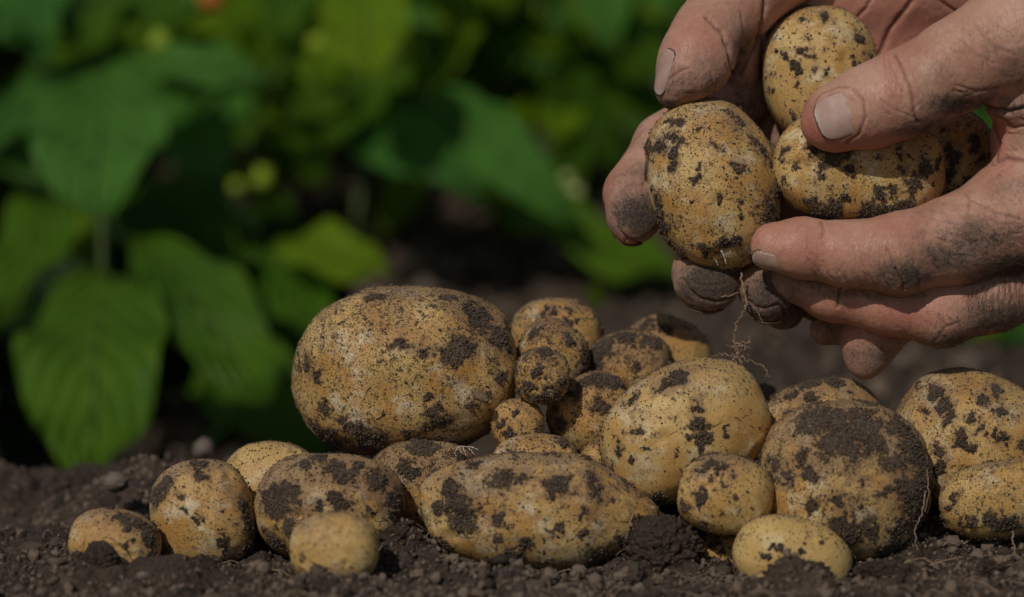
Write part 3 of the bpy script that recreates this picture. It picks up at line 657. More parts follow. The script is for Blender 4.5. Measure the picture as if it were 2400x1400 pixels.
# --- front hand: thumb across the top, forefinger and middle finger underneath, web and back of the hand at the frame's edge
FH = [
 (1, chain([(1972, 272, -166, 84), (2040, 250, -172, 95), (2110, 222, -174, 99), (2250, 150, -160, 108), (2420, 70, -110, 150), (2620, 130, -40, 190)], 22)+[('e', (1955, 282, -160), (80, 68, 58), -18, 20),('e', (2130, 215, -188), (70, 88, 85), -20, 20)]),
 (34, chain([(1815, 578, -120, 57), (1880, 582, -128, 68), (1990, 596, -130, 76), (2105, 596, -128, 93), (2250, 560, -100, 103), (2400, 505, -50, 140), (2620, 400, 10, 200)], 26)+[('e', (2120, 612, -140), (60, 76, 80), 10, 20)]),
 (6, chain([(1850, 660, -30, 44), (1950, 690, -40, 60), (2080, 716, -50, 66), (2205, 735, -52, 76), (2330, 690, -20, 84), (2480, 600, 40, 120), (2640, 480, 60, 180)], 26)),
 (22, [('e', (2470, 335, -30), (150, 150, 130), 0, 30), ('e', (2420, 440, -70), (105, 80, 95), -15, 30), ('e', (2420, 235, -95), (115, 75, 90), 0, 30), ('c', (2620, 300, 20), 230, (2950, 420, 120), 240, 60), ('c', (2560, 520, 40), 190, (2950, 420, 120), 240, 60)]),
 (8, chain([(2026, 848, 30, 42), (2036, 806, 40, 66), (2050, 770, 48, 72), (2120, 720, 60, 70), (2300, 660, 90, 80), (2560, 520, 100, 150)], 20)),
 (8, chain([(1935, 772, 110, 38), (2010, 760, 120, 50), (2150, 680, 150, 66), (2350, 600, 150, 80), (2560, 520, 120, 150)], 20)),
]
V, Q, nrm, fdB = build_hand(FH, (1740, -160, -400), (3180, 960, 420), 3.6, None)
cr = [([(2098, 128), (2118, 165), (2138, 215), (2142, 262), (2150, 290)], 5, 4.5, -320, -60), ([(2082, 140), (2100, 180), (2112, 215)], 2.5, 3.5, -320, -60), ([(2070, 148), (2080, 185), (2095, 235)], 1.8, 3, -320, -60), ([(2065, 235), (2090, 255), (2140, 275)], 1.5, 3, -320, -60),
      ([(1905, 240), (1925, 218), (1960, 203), (1990, 205)], 3.5, 4, -320, -60), ([(2000, 208), (2022, 235), (2030, 275), (2015, 315), (1985, 335)], 3.5, 4, -320, -60),
      ([(2305, 247), (2330, 258), (2370, 262), (2420, 250)], 10, 7, -320, 120), ([(2330, 300), (2345, 340), (2332, 385)], 5, 5, -320, 120), ([(2325, 385), (2360, 372), (2410, 380)], 6, 5, -320, 120), ([(2260, 455), (2275, 470), (2270, 500)], 2.5, 4, -320, 120), ([(2330, 270), (2380, 300), (2420, 290)], 4, 5, -320, 100),
      ([(1925, 520), (1932, 540), (1925, 560)], 3, 4, -320, -40), ([(2098, 632), (2112, 655), (2118, 678)], 6.5, 3, -320, -40), ([(2080, 585), (2098, 632)], 3, 3, -320, -40), ([(2140, 625), (2155, 655), (2152, 680)], 3, 3, -320, -40), ([(2060, 620), (2070, 650)], 2, 3, -320, -40), ([(2180, 600), (2200, 640)], 2, 3, -320, -40),
      ([(1972, 672), (1965, 700), (1962, 720)], 5, 4, -320, 30), ([(2280, 470), (2330, 500), (2390, 515)], 2.5, 4, -320, 50), ([(2150, 500), (2210, 520), (2290, 530)], 1.5, 4, -320, 50), ([(2190, 800), (2215, 770), (2250, 755)], 2, 4, -320, 50),
      ([(2250, 90), (2290, 130), (2330, 150)], 2, 4, -400, 50), ([(2290, 60), (2330, 110), (2380, 130)], 2, 4, -400, 50), ([(2240, 200), (2290, 215), (2340, 205)], 2.5, 4, -400, 50)]
for k in range(9): cr.append(([(2330+k*9, 640-k*3), (2318+k*13, 668), (2310+k*15, 700+k*2)], 2.2, 2.6, -320, 80))
for k in range(6): cr.append(([(1895+k*32, 610+k*3), (1905+k*33, 632+k*4), (1922+k*33, 655+k*5)], 1.5, 2.5, -320, -60))
dirtB = [(2110, 640, -190, 70, 40, .95), (2160, 300, -200, 90, 40, .8), (2250, 245, -200, 90, 35, .95), (2200, 180, -230, 70, 60, .35), (2300, 560, -180, 140, 60, .75), (2380, 620, -120, 110, 45, .9), (2230, 600, -190, 110, 40, .8), (2380, 150, -200, 90, 80, .45), (2370, 440, -120, 70, 70, .5),
         (2250, 800, -80, 120, 28, .8), (2330, 740, -60, 90, 50, .8), (2020, 690, -110, 200, 16, .5), (1920, 660, -80, 60, 30, .6), (1860, 660, 0, 60, 60, .9), (2040, 845, 0, 90, 70, .62), (1940, 780, 90, 60, 40, .6), (2390, 250, -150, 60, 40, .7), (2250, 430, -90, 100, 40, .35), (2200, 490, -160, 130, 25, .35), (2400, 330, -100, 40, 60, .3), (2200, 720, -130, 60, 30, .3)]
redB = [(1905, 300, -200, 50, 50, .9), (1980, 345, -190, 90, 30, .8), (1900, 590, -190, 130, 60, .6), (1800, 560, -160, 40, 40, .6), (2100, 740, -110, 160, 50, .6), (2080, 330, -220, 90, 40, .7), (2340, 330, -100, 40, 80, .7), (2090, 190, -260, 40, 70, .4), (1980, 750, -100, 100, 50, .5), (2150, 530, -190, 120, 40, .35)]
rc = np.random.default_rng(77)
for (u0, v0, du, dv, n, ang, wl) in ((2110, 200, 40, 60, 16, 75, -60), (2290, 110, 90, 50, 18, 60, 50), (2120, 625, 50, 40, 14, 70, -40), (2330, 560, 60, 50, 14, 20, 50), (1960, 600, 80, 40, 10, 80, -40), (2230, 770, 60, 25, 10, 40, 40), (2370, 330, 30, 60, 10, 20, 60), (2350, 470, 50, 40, 10, 40, 60), (2300, 230, 60, 25, 10, 10, 60)):
    for k in range(n):
        a = math.radians(ang+rc.normal()*16); l = rc.uniform(8, 26); u = u0+rc.uniform(-du, du); v = v0+rc.uniform(-dv, dv)
        cr.append(([(u-l*math.cos(a), v-l*math.sin(a)), (u+rc.normal()*3, v+rc.normal()*3), (u+l*math.cos(a), v+l*math.sin(a))], rc.uniform(.8, 1.8), 2.4, -400, wl))
V2, D_, R_, CR_ = detail(V, nrm, dirtB, redB, cr, 41, base_dirt=.02)
VH1, NH1 = V2.copy(), nrm.copy()
hand1 = mesh_np("hand", W(V2), Q, M_SKIN, person, W(np.array([2500, 450, 50.])), {'dirt': D_, 'red': R_, 'crease': CR_})
hand1['label'] = "front hand with its thumb laid over a potato"
nail(hand1, fdB, (1966, 270, -246), (-1, .38, .10), (.38, 1, 0), 59, 54, lift=2.4, curv=.34, dirt=[(-.75, -.72, .30, .8), (.9, .9, .2, .5)], square=3.4)
nail(hand1, fdB, (1800, 620, -155), (-1, -.25, .25), (0, .8, -.6), 42, 32, lift=2.2, curv=.35)

# --- hind hand: thumb pressing down on the left, palm behind the potatoes, four fingertips curling under them
HH = [
 (1, [('e', (2010, 130, 330), (330, 200, 95), -8, 40), ('c', (1900, -20, 300), 120, (2400, -120, 330), 190, 80), ('c', (2150, 250, 340), 90, (1850, 330, 330), 90, 50), ('c', (2400, -120, 330), 200, (2900, -420, 400), 230, 60)]),
 (10, chain([(1578, 218, -20, 40), (1612, 165, -18, 74), (1636, 128, -10, 84), (1655, 80, 20, 78), (1720, 0, 90, 100), (1830, -120, 180, 140)], 22)+[('e', (1625, 182, -30), (84, 50, 62), -22, 22)]),
 (16, [('c', (1715, 40, 110), 72, (1735, 170, 170), 48, 30)]),
 (10, chain([(1490, 508, -8, 60), (1492, 455, 30, 74), (1560, 340, 120, 72), (1720, 230, 220, 75), (1850, 150, 320, 90)], 22)+[('e', (1478, 500, -10), (58, 72, 58), 0, 14)]),
 (7, chain([(1657, 668, 10, 66), (1655, 640, 40, 76), (1700, 560, 150, 72), (1790, 400, 260, 76), (1860, 260, 330, 90)], 22)+[('e', (1655, 668, -5), (76, 58, 58), 8, 16)]),
 (7, chain([(1800, 700, -5, 58), (1800, 668, 35, 68), (1845, 560, 160, 70), (1900, 400, 270, 76), (1930, 260, 330, 90)], 22)+[('c', (1835, 722, 40), 52, (1840, 660, 80), 60, 10)]),
 (7, chain([(1915, 700, 110, 55), (1960, 600, 200, 60), (2000, 420, 280, 70), (2020, 280, 330, 80)], 22)),
]
V, Q, nrm, fdA = build_hand(HH, (1390, -420, -130), (2960, 830, 560), 3.6, None)
cr = [([(1655, 42), (1690, 75), (1708, 120), (1716, 175)], 7, 5, -130, 120), ([(1735, 30), (1745, 90), (1770, 140)], 2, 4, -130, 300), ([(1795, -10), (1785, 60), (1768, 120), (1735, 180)], 8, 6, 0, 400), ([(1610, 220), (1660, 215), (1700, 222)], 2, 4, -130, 60), ([(1668, 170), (1674, 215)], 2, 3, -130, 60), ([(1700, 150), (1715, 200)], 2, 3, -130, 100),
      ([(1570, 185), (1595, 165), (1615, 160)], 3, 3.5, -130, 60), ([(2060, 130), (2085, 70), (2140, 0)], 7, 7, 100, 400), ([(1990, 60), (2030, 20), (2050, -20)], 4, 5, 100, 400), ([(2200, 0), (2260, 40)], 4, 5, 100, 400),
      ([(1440, 505), (1448, 535), (1470, 560), (1505, 572), (1535, 570)], 6, 4, -130, 100), ([(1450, 450), (1475, 435), (1510, 432)], 3, 4, -130, 100),
      ([(1602, 655), (1612, 680), (1640, 700), (1680, 708), (1715, 698)], 6.5, 4, -130, 100), ([(1598, 640), (1606, 625), (1640, 610)], 3, 4, -130, 100), ([(1625, 665), (1665, 672), (1700, 665)], 2.5, 3.5, -130, 100),
      ([(1745, 700), (1770, 718), (1795, 722), (1825, 712), (1840, 735)], 6.5, 4, -130, 100), ([(1760, 680), (1800, 672), (1830, 690)], 2.5, 4, -130, 100), ([(1725, 712), (1760, 742), (1800, 750)], 3, 4, -130, 100)]
dirtShadeA = [(1790, 470, 180, 60, 90, 1.2), (1800, 560, 100, 60, 60, 1.2), (1760, 400, 200, 80, 120, 1.1), (1590, 205, -60, 70, 50, .62), (1670, 190, -60, 60, 60, .5), (1735, 110, 60, 40, 90, .75), (1492, 495, -40, 62, 66, 1.15), (1500, 440, 0, 60, 60, .7), (1660, 660, -40, 90, 80, 1.15), (1800, 700, -40, 90, 80, 1.05), (1850, 730, 20, 60, 60, 1.1), (1560, 250, -40, 50, 25, 1.1), (1545, 330, 100, 80, 60, .4), (1760, 250, 150, 80, 80, .8), (1900, 700, 100, 80, 80, .9)]  # first three paint shade on fingers lit through the gap; rest soil
redA = [(1640, 90, -60, 50, 40, .5), (1580, 120, -50, 40, 50, .5), (2150, 80, 250, 250, 150, .7), (1430, 450, 0, 30, 60, .4), (1950, 40, 250, 150, 60, .6), (1460, 560, 0, 60, 25, .5)]
V2, D_, R_, CR_ = detail(V, nrm, dirtShadeA, redA, cr, 51, base_dirt=.05)
hand2 = mesh_np("hand", W(V2), Q, M_SKIN, person, W(np.array([2000, 100, 300.])), {'dirt': D_, 'red': R_, 'crease': CR_})
hand2['label'] = "hind hand with its thumb pressed down on a potato"
nail(hand2, fdA, (1556, 168, -62), (-.55, .80, .0), (.6, .5, -.6), 58, 26, lift=3.0, curv=.3, dirt=[(0, 1, .3, .4)])
nail(hand2, fdA, (1470, 562, 10), (.3, .3, -1), (1, 0, 0), 30, 36, lift=3, curv=.3, dirt=[(0, 1, .6, .9)])
nail(hand2, fdA, (1655, 725, 15), (0, .25, -1), (1, 0, 0), 34, 44, lift=3, curv=.3, dirt=[(0, 1, .6, 1)])
nail(hand2, fdA, (1795, 752, 5), (0, .3, -1), (1, .1, 0), 32, 38, lift=3, curv=.3, dirt=[(0, 1, .6, .8)])

# fine hairs on the front hand
bag = Bag(); rs = np.random.default_rng(5)
def hairs(Vs, Ns, boxes, out):
    for (u0, u1, v0, v1, w0, w1, n, du, dv, ln) in boxes:
        m = np.argwhere((Vs[:, 0] > u0) & (Vs[:, 0] < u1) & (Vs[:, 1] > v0) & (Vs[:, 1] < v1) & (Vs[:, 2] > w0) & (Vs[:, 2] < w1) & (Ns[:, 2] < .3)).ravel()
        if not len(m): continue
        for k in rs.choice(m, min(n, len(m))):
            p = Vs[k]; nn = Ns[k]; g = np.array([du, dv, 0])+rs.normal(size=3)*.35; g -= nn*(g @ nn); g /= np.linalg.norm(g)
            l = ln*rs.uniform(.5, 1.2); t = np.linspace(0, 1, 5)[:, None]
            pts = p-nn*1+g*l*t+nn*(l*.45*t-l*.3*t*t)+rs.normal(size=3)*l*.12*t*t
            Vv, F = tube(W(pts), np.array([.55, .5, .42, .3, .12])*K*.7, 3); out.add(Vv, F, rs.random())
hairs(VH1, NH1, [(2260, 2400, 630, 720, -200, 60, 260, -.25, 1, 34), (2180, 2440, 730, 830, -200, 80, 300, .5, .8, 24), (2180, 2400, 540, 625, -300, 0, 260, .9, .3, 20),
  (1890, 2080, 620, 690, -300, -60, 90, .3, 1, 20), (2150, 2300, 200, 262, -400, 0, 120, .3, .8, 14), (1960, 2180, 740, 790, -200, 40, 80, .4, .7, 16), (2380, 2600, 500, 720, -300, 60, 300, .5, .7, 30)], bag)
h_ = bag.build("hair", M_HAIR, hand1, W(np.array([2300, 700, 0.]))); h_['kind'] = 'stuff'

# ------------------------------------------------------------------ rootlets
def rootlet(bag, p, d, length, r, depth=0, rs=None, drop=.0, br=.5, wig=.55):
    pts = [np.array(p, float)]; d = np.array(d, float); n = max(4, int(length/6))
    for i in range(n):
        d = d/np.linalg.norm(d)+rs.normal(size=3)*wig*np.array([1, 1, .6])+np.array([0, drop, 0]); d /= np.linalg.norm(d)
        pts.append(pts[-1]+d*length/n)
        if depth < 2 and rs.random() < br*.35:
            rootlet(bag, pts[-1], d+rs.normal(size=3)*.9, length*rs.uniform(.2, .45), r*.7, depth+1, rs, drop, br, wig)
    pts = np.array(pts); rad = r*np.linspace(1, .45, len(pts))*(1+.25*rs.normal(size=len(pts)).clip(-1, 1))
    V, F = tube(W(pts), rad*K, 6); bag.add(V, F)
def poly_root(bag, pts, r, rs, jit=3):
    pts = np.array(pts, float); t = np.linspace(0, len(pts)-1, len(pts)*6); i = np.minimum(t.astype(int), len(pts)-2); f = (t-i)[:, None]
    q = pts[i]*(1-f)+pts[i+1]*f; q[1:-1] += rs.normal(size=(len(q)-2, 3))*jit*.35
    V, F = tube(W(q), r*np.linspace(1, .6, len(q))*K, 6); bag.add(V, F)
rs = np.random.default_rng(12); b = Bag(); Z0 = -75
poly_root(b, [(1690, 695, Z0), (1712, 694, Z0-2), (1728, 686, Z0), (1745, 684, Z0)], 1.6, rs)
poly_root(b, [(1738, 640, -60), (1742, 684, Z0), (1750, 705, Z0-4), (1744, 727, Z0-4), (1726, 760, Z0+8), (1720, 785, Z0+15), (1722, 810, Z0+15), (1735, 838, Z0+15)], 2.6, rs, 6)
poly_root(b, [(1750, 705, Z0-4), (1772, 724, Z0-4), (1790, 758, Z0)], 1.5, rs)
poly_root(b, [(1735, 838, Z0+15), (1700, 830, Z0+5), (1668, 834, Z0+20)], 1.6, rs, 8)
poly_root(b, [(1735, 838, Z0+15), (1770, 850, Z0+20), (1795, 866, Z0+20), (1803, 884, Z0+20)], 1.7, rs, 7)
poly_root(b, [(1735, 838, Z0+15), (1742, 860, Z0+10), (1750, 880, Z0+10)], 1.4, rs, 6)
poly_root(b, [(1722, 800, Z0+15), (1745, 815, Z0+10), (1755, 835, Z0+10)], 2.2, rs, 8)
for k in range(16): rootlet(b, (1728+rs.uniform(-8, 14), 800+rs.uniform(0, 45), Z0+15), (rs.normal(), rs.normal(), rs.normal()*.4), rs.uniform(16, 38), 1.5, 1, rs)
o = b.build("hanging_root", M_ROOT, None, W(np.array([1738, 640, -60.]))); tag(o, "thin tangled root dangling from the fingertips above the potato heap", "root")
b = Bag(); rs = np.random.default_rng(3)
for pts in ([(1065, 1062, -110), (1075, 1046, -112), (1112, 1048, -112)], [(1085, 1047, -112), (1092, 1068, -114)], [(1096, 1047, -112), (1112, 1066, -114)], [(1104, 1048, -112), (1120, 1054, -116)], [(1065, 1062, -110), (1070, 1070, -108)], [(1075, 1046, -112), (1082, 1062, -114)]):
    poly_root(b, pts, 1.3, rs, 2)
tag(b.build("rootlet", M_ROOTP, None, W(np.array([1070, 1066, -110.]))), "tiny white forked rootlet under the largest potato", "root")
b = Bag()
poly_root(b, [(1487, 1186, -262), (1482, 1215, -268), (1472, 1238, -272), (1468, 1262, -270)], 2.4, rs, 4); poly_root(b, [(1478, 1225, -270), (1486, 1242, -272)], 1.4, rs, 2)
tag(b.build("rootlet", M_ROOT, None, W(np.array([1468, 1262, -270.]))), "short straw coloured root standing beside the snout of the long potato", "root")
b = Bag()
poly_root(b, [(2168, 1150, -235), (2166, 1180, -240), (2158, 1215, -240), (2142, 1240, -235), (2150, 1290, -240)], 2.0, rs, 5); poly_root(b, [(2172, 1100, -225), (2176, 1150, -232), (2168, 1200, -238)], 1.6, rs, 5)
tag(b.build("rootlet", M_ROOT, None, W(np.array([2150, 1290, -240.]))), "fine root hanging down the right side of the soil caked potato", "root")
b = Bag()
poly_root(b, [(2372, 1245, -250), (2378, 1290, -255), (2392, 1320, -260), (2420, 1335, -262)], 2.2, rs, 6); poly_root(b, [(2378, 1290, -255), (2362, 1310, -258), (2372, 1345, -262)], 1.5, rs, 5)
tag(b.build("rootlet", M_ROOT, None, W(np.array([2372, 1300, -255.]))), "pale branching root on the soil at the right edge", "root")
b = Bag()
poly_root(b, [(1690, 588, -162), (1696, 598, -166), (1702, 618, -160)], 1.8, rs, 2); poly_root(b, [(1676, 608, -150), (1684, 622, -146)], 1.2, rs, 2)
r_ = b.build("rootlet", M_ROOTP, po['h1'], W(np.array([1696, 598, -160.])))
b = Bag()
for k in range(330):
    x = rs.uniform(-.15, .15) if k % 3 else rs.uniform(.02, .15); y = rs.uniform(.51, .66); zz = float(ground_z(np.array([x]), np.array([y]), False)[0])
    n = 7; a = rs.uniform(0, 6.28); l = rs.uniform(.003, .013); t = np.linspace(0, 1, n)
    px = x+np.cos(a)*l*t+np.cumsum(rs.normal(size=n))*l*.07; py = y+np.sin(a)*l*t*.6+np.cumsum(rs.normal(size=n))*l*.05
    pz = ground_z(px, py, False)+.0010+.0022*rs.random()*np.sin(t*3.1)
    V, F = tube(np.stack([px, py, pz], 1), .00011*rs.uniform(.6, 1.7), 4); b.add(V, F)
tag(b.build("root_fibres", M_ROOT), "short dry root fibres strewn through the soil", "root fibres", kind="stuff")

# pebbles and larger clods one can tell apart
def lump_obj(name, c, r, m, label, cat, group=None, amp=.25, sc1=.9, lvl=5, seed=0, rough=0):
    n, f = ico(lvl); s = 1+amp*fbm(n, sc1, 3, .6, seed)+rough*fbm(n, .16, 3, .65, seed+1)
    p = W(np.array(c, float)+n*s[:, None]*np.array(r, float)); return tag(mesh_np(name, p, f[:, ::-1], m, None, W(np.array([c[0], c[1]+r[1], c[2]], float))), label, cat, group)
lump_obj("pebble", (270, 1130, 250), (34, 24, 24), M_STONE, "pale pebble on the soil ridge above the far left potatoes", "pebble", seed=1)
lump_obj("pebble", (335, 1352, -395), (17, 12, 12), M_STONE, "small blurred tan pebble in the near soil at the left", "pebble", seed=2)
lump_obj("pebble", (740, 1388, -470), (50, 14, 20), M_STONE, "flat grey pebble at the bottom edge below the blurred potato", "pebble", seed=3)
lump_obj("pebble", (478, 1052, 800), (26, 24, 24), M_STONE, "blurred pale pebble behind the ridge in the dark gap between the leaves", "pebble", seed=4)
lump_obj("pebble", (1795, 930, 300), (34, 30, 24), M_STONE, "pale broken bit of dry peel behind the big smooth potato", "dry peel", seed=5, amp=.5)
lump_obj("soil_clod", (1868, 1372, -425), (84, 56, 32), M_SOIL, "rounded clod of soil lying against the kidney shaped potato", "clod", seed=6, rough=.3, lvl=6)
lump_obj("soil_clod", (1555, 1285, -245), (92, 74, 40), M_SOIL, "big fibrous clod of soil under the snout of the long potato", "clod", seed=7, rough=.35, lvl=6, amp=.35)
lump_obj("soil_clod", (935, 1268, -225), (50, 40, 40), M_SOIL, "clod of soil right of the blurred yellow potato", "clod", seed=8, rough=.35, lvl=6, amp=.3)
lump_obj("soil_clod", (2075, 1345, -330), (70, 30, 40), M_SOIL, "dark clod on the soil right of the kidney shaped potato", "clod", seed=9, rough=.35, lvl=6, amp=.3)
lump_obj("soil_clod", (2300, 1345, -330), (60, 36, 40), M_SOIL, "clod of soil at the lower right corner", "clod", seed=10, rough=.35, lvl=6, amp=.3)
lump_obj("soil_clod", (235, 1312, -370), (42, 24, 22), M_SOIL, "small dark clod in front of the half buried far left potato", "clod", seed=11, rough=.35, lvl=5, amp=.3)

# ------------------------------------------------------------------ plants behind
def leaf_np(base, tip, width, face=(0, -1, .35), fold=.25, droop=.12, shape=0, wave=.03, seed=0, n1=25, n2=61):
    base = np.array(base, float); tip = np.array(tip, float); T = tip-base; Ln = np.linalg.norm(T); T /= Ln
    Nn = np.array(face, float); Nn -= T*(Nn @ T); Nn /= np.linalg.norm(Nn); B = np.cross(T, Nn)
    s = np.linspace(-1, 1, n1); t = np.linspace(0, 1, n2); S, T_ = np.meshgrid(s, t, indexing='ij'); S = S.ravel(); T_ = T_.ravel()
    if shape == 0: wd = np.sin(np.pi*np.clip(T_, 0, 1)**.78)**.75
    elif shape == 1: wd = np.sin(np.pi*T_**.62)**.7
    elif shape >= 3: wd = np.sin(np.pi*T_**(shape-3))**.62
    else: wd = np.sin(np.pi*T_)**.85
    wd = wd*(1-.12*T_)+.0
    qa = np.abs(S)*.5; phs = T_*7-qa*6.5; quilt = .0045*Ln*np.abs(np.sin(np.pi*phs))*np.minimum(1, np.abs(S)*3)*wd*(n2 > 20)
    rip = quilt+wave*Ln*np.sin(T_*17+seed*1.7+S*1.2)*np.abs(S)**1.5
    z = fold*width*.5*np.sqrt(S*S+.03)*wd-droop*Ln*(T_-.35)**2*1.6+rip+.02*Ln*np.sin(T_*9+seed)
    P = base+T[None]*(T_*Ln)[:, None]+B[None]*(S*wd*width*.5)[:, None]+Nn[None]*z[:, None]
    i = (np.arange(n1-1)[:, None]*n2+np.arange(n2-1)[None]).ravel()
    return P, np.stack([i, i+1, i+n2+1, i+n2], 1), np.stack([(S+1)/2, T_], 1)
def leaf(plant, b0, t0, wpx, m=0, face=(0, -1, .35), **kw):
    """b0, t0: (column, row, distance in metres); wpx: width in photo pixels at that distance"""
    D = (b0[2]+t0[2])/2; P, F, uv = leaf_np(WD(*b0), WD(*t0), wpx*K*D/FD, face, **kw)
    o = mesh_np("leaf", P, F, M_LEAF[m], plant, WD(*b0), None, True, uv); return o
def stem(plant, pts, r=.0022, m=None):
    q = np.array([WD(*p) for p in pts]); t = np.linspace(0, len(q)-1, len(q)*5); i = np.minimum(t.astype(int), len(q)-2); f = (t-i)[:, None]; f = f*f*(3-2*f)
    V, F = tube(q[i]*(1-f)+q[i+1]*f, r*np.linspace(1.2, .7, len(t)), 8); return mesh_np("stem", V, F, m or M_STEM, plant, q[0])
def bud(plant, u, v, D, rpx, m, name="flower"):
    n, f = ico(3); s = 1+.3*fbm(n, .5, 2, .5, int(u)); c = WD(u, v, D); return mesh_np(name, c+n*s[:, None]*rpx*K*D/FD*np.array([1, .7, 1]), f, m, plant, c)
def plant(u, D, label, cat="plant", name="garden_plant"):
    x = (u-1200)*K*D/FD; o = empty(name, (x, D, float(ground_z(np.array([x]), np.array([D]), False)[0]))); return tag(o, label, cat, "leafy plants in the bed behind")
def root_px(D, plant): return None
def gpt(u, D):
    x = (u-1200)*K*D/FD; zz = float(ground_z(np.array([x]), np.array([D]), False)[0])
    # photo row of that ground point
    U = (zz-CAM_H+D*sp)/cp; return (u, 700-U/K*FD/D, D)

p1 = plant(240, 1.12, "big leafy plant at the left with long drooping leaves reaching the soil ridge")
stem(p1, [gpt(250, 1.12), (240, 640, 1.10), (235, 400, 1.16), (250, 130, 1.2), (240, -120, 1.25)], .003)
stem(p1, [(240, 420, 1.16), (238, 520, 1.02), (240, 640, .98)], .0018)
leaf(p1, (245, 155, 1.14), (212, 468, 1.02), 345, 1, (.15, -1, .75), fold=.22, droop=.10, shape=4.22, seed=1)
leaf(p1, (248, 150, 1.15), (620, 160, 1.08), 165, 1, (-.1, -.75, .8), fold=.12, droop=.12, shape=2, seed=2)
leaf(p1, (240, 620, 1.0), (205, 1100, .88), 375, 0, (0, -1, .45), fold=.20, droop=.06, shape=3.98, wave=.035, seed=3, n1=31, n2=81)
leaf(p1, (315, 540, 1.02), (628, 935, .94), 255, 0, (.35, -1, .5), fold=.35, droop=.05, shape=4.2, seed=4)
leaf(p1, (180, 430, 1.12), (-20, 720, 1.0), 210, 0, (-.2, -1, .5), fold=.25, seed=5)
leaf(p1, (300, 430, 1.18), (560, 640, 1.1), 240, 3, (.2, -1, .5), fold=.2, seed=6)
leaf(p1, (245, 140, 1.2), (20, 60, 1.1), 170, 1, (0, -.8, .8), fold=.2, seed=7)
leaf(p1, (240, 160, 1.2), (-60, 340, 1.12), 190, 1, (-.2, -.9, .7), fold=.2, seed=8)
leaf(p1, (170, 40, 1.2), (340, -70, 1.25), 150, 0, (0, -1, .5), seed=9)
leaf(p1, (240, -20, 1.2), (190, 110, 1.12), 170, 0, (0, -1, .7), seed=10)
leaf(p1, (330, -60, 1.22), (385, 90, 1.16), 190, 0, (0, -1, .7), seed=11)
leaf(p1, (130, 440, 1.2), (200, 600, 1.1), 150, 2, (0, -1, .5), seed=12)
leaf(p1, (60, -80, 1.2), (90, 120, 1.1), 200, 1, (0, -1, .7), seed=13)
for q in ((270, 85, 24), (375, 98, 26), (215, 75, 15)): bud(p1, q[0], q[1], 1.16, q[2], M_YEL)
bud(p1, 495, 0, 1.2, 30, M_ORG)

p2 = plant(560, 1.3, "dark leafed plant behind the big left one, with two bright yellow buds")
stem(p2, [gpt(560, 1.3), (600, 640, 1.28), (610, 300, 1.32), (640, 60, 1.36)], .003)
leaf(p2, (480, 190, 1.35), (470, 450, 1.25), 250, 1, (0, -1, .4), shape=1, seed=21)
leaf(p2, (570, 470, 1.3), (690, 520, 1.2), 120, 3, (0, -1, .6), seed=22)
leaf(p2, (480, 820, 1.12), (745, 1050, 1.02), 250, 0, (.1, -1, .4), seed=23)
leaf(p2, (640, 560, 1.12), (905, 625, 1.03), 175, 2, (.1, -.9, .75), fold=.15, shape=2, seed=24)
leaf(p2, (630, 570, 1.14), (760, 800, 1.04), 190, 0, (.1, -1, .5), fold=.35, seed=25)
leaf(p2, (620, 640, 1.2), (700, 1060, 1.1), 170, 3, (-.1, -1, .4), seed=26)
leaf(p2, (640, 500, 1.3), (470, 760, 1.2), 130, 3, (0, -1, .3), seed=27)
leaf(p2, (600, 300, 1.34), (760, 420, 1.28), 150, 3, (0, -1, .5), seed=28)
leaf(p2, (520, 60, 1.3), (640, 130, 1.25), 90, 2, (0, -1, .6), seed=29)
bud(p2, 612, 418, 1.24, 26, M_YEL, "bud"); bud(p2, 556, 438, 1.24, 17, M_YEL, "bud"); bud(p2, 615, 425, 1.23, 18, M_YEL, "bud")

p3 = plant(850, 1.3, "upright plant in the middle with a bright sunlit leaf at its top")
stem(p3, [gpt(860, 1.3), (840, 500, 1.28), (880, 250, 1.3), (930, 120, 1.3), (900, -150, 1.3)], .003)
leaf(p3, (850, -60, 1.2), (858, 165, 1.12), 230, 2, (0, -1, .6), shape=4.1, fold=.18, seed=31)
leaf(p3, (925, 155, 1.28), (680, 265, 1.2), 180, 0, (0, -1, .6), seed=32)
leaf(p3, (815, 280, 1.26), (1100, 420, 1.16), 185, 1, (-.1, -1, .5), fold=.3, droop=.15, seed=33)
leaf(p3, (940, 140, 1.28), (760, 320, 1.2), 150, 0, (0, -1, .5), seed=34)
leaf(p3, (640, 40, 1.3), (780, 180, 1.22), 170, 2, (0, -.9, .7), seed=35)
leaf(p3, (700, -60, 1.3), (640, 90, 1.22), 150, 0, (0, -1, .6), seed=36)
leaf(p3, (600, -40, 1.32), (560, 80, 1.25), 110, 2, (0, -1, .6), seed=37)
bud(p3, 745, 105, 1.2, 24, M_YEL)

p4 = plant(1250, 1.45, "spreading plant in the centre with big pointed dark green leaves")
stem(p4, [gpt(1330, 1.5), (1300, 440, 1.45), (1280, 150, 1.45), (1250, -100, 1.5)], .003)
stem(p4, [(1290, 250, 1.46), (1130, 190, 1.42), (985, 225, 1.3)], .0022)
leaf(p4, (975, 215, 1.26), (1330, 480, 1.14), 200, 1, (-.15, -1, .5), fold=.12, shape=0, seed=41)
leaf(p4, (1335, 150, 1.4), (1345, 435, 1.28), 170, 3, (.2, -1, .4), fold=.35, shape=1, seed=42)
leaf(p4, (1110, 455, 1.3), (1640, 630, 1.1), 180, 0, (.05, -.85, .7), fold=.12, shape=2, seed=43)
leaf(p4, (1420, 180, 1.45), (1405, 400, 1.4), 70, 2, (.6, -1, .3), fold=.1, seed=44)
leaf(p4, (1250, 100, 1.45), (1060, 180, 1.4), 110, 3, (0, -1, .5), seed=45)
leaf(p4, (1300, 120, 1.5), (1480, 190, 1.42), 110, 3, (0, -1, .6), seed=46)
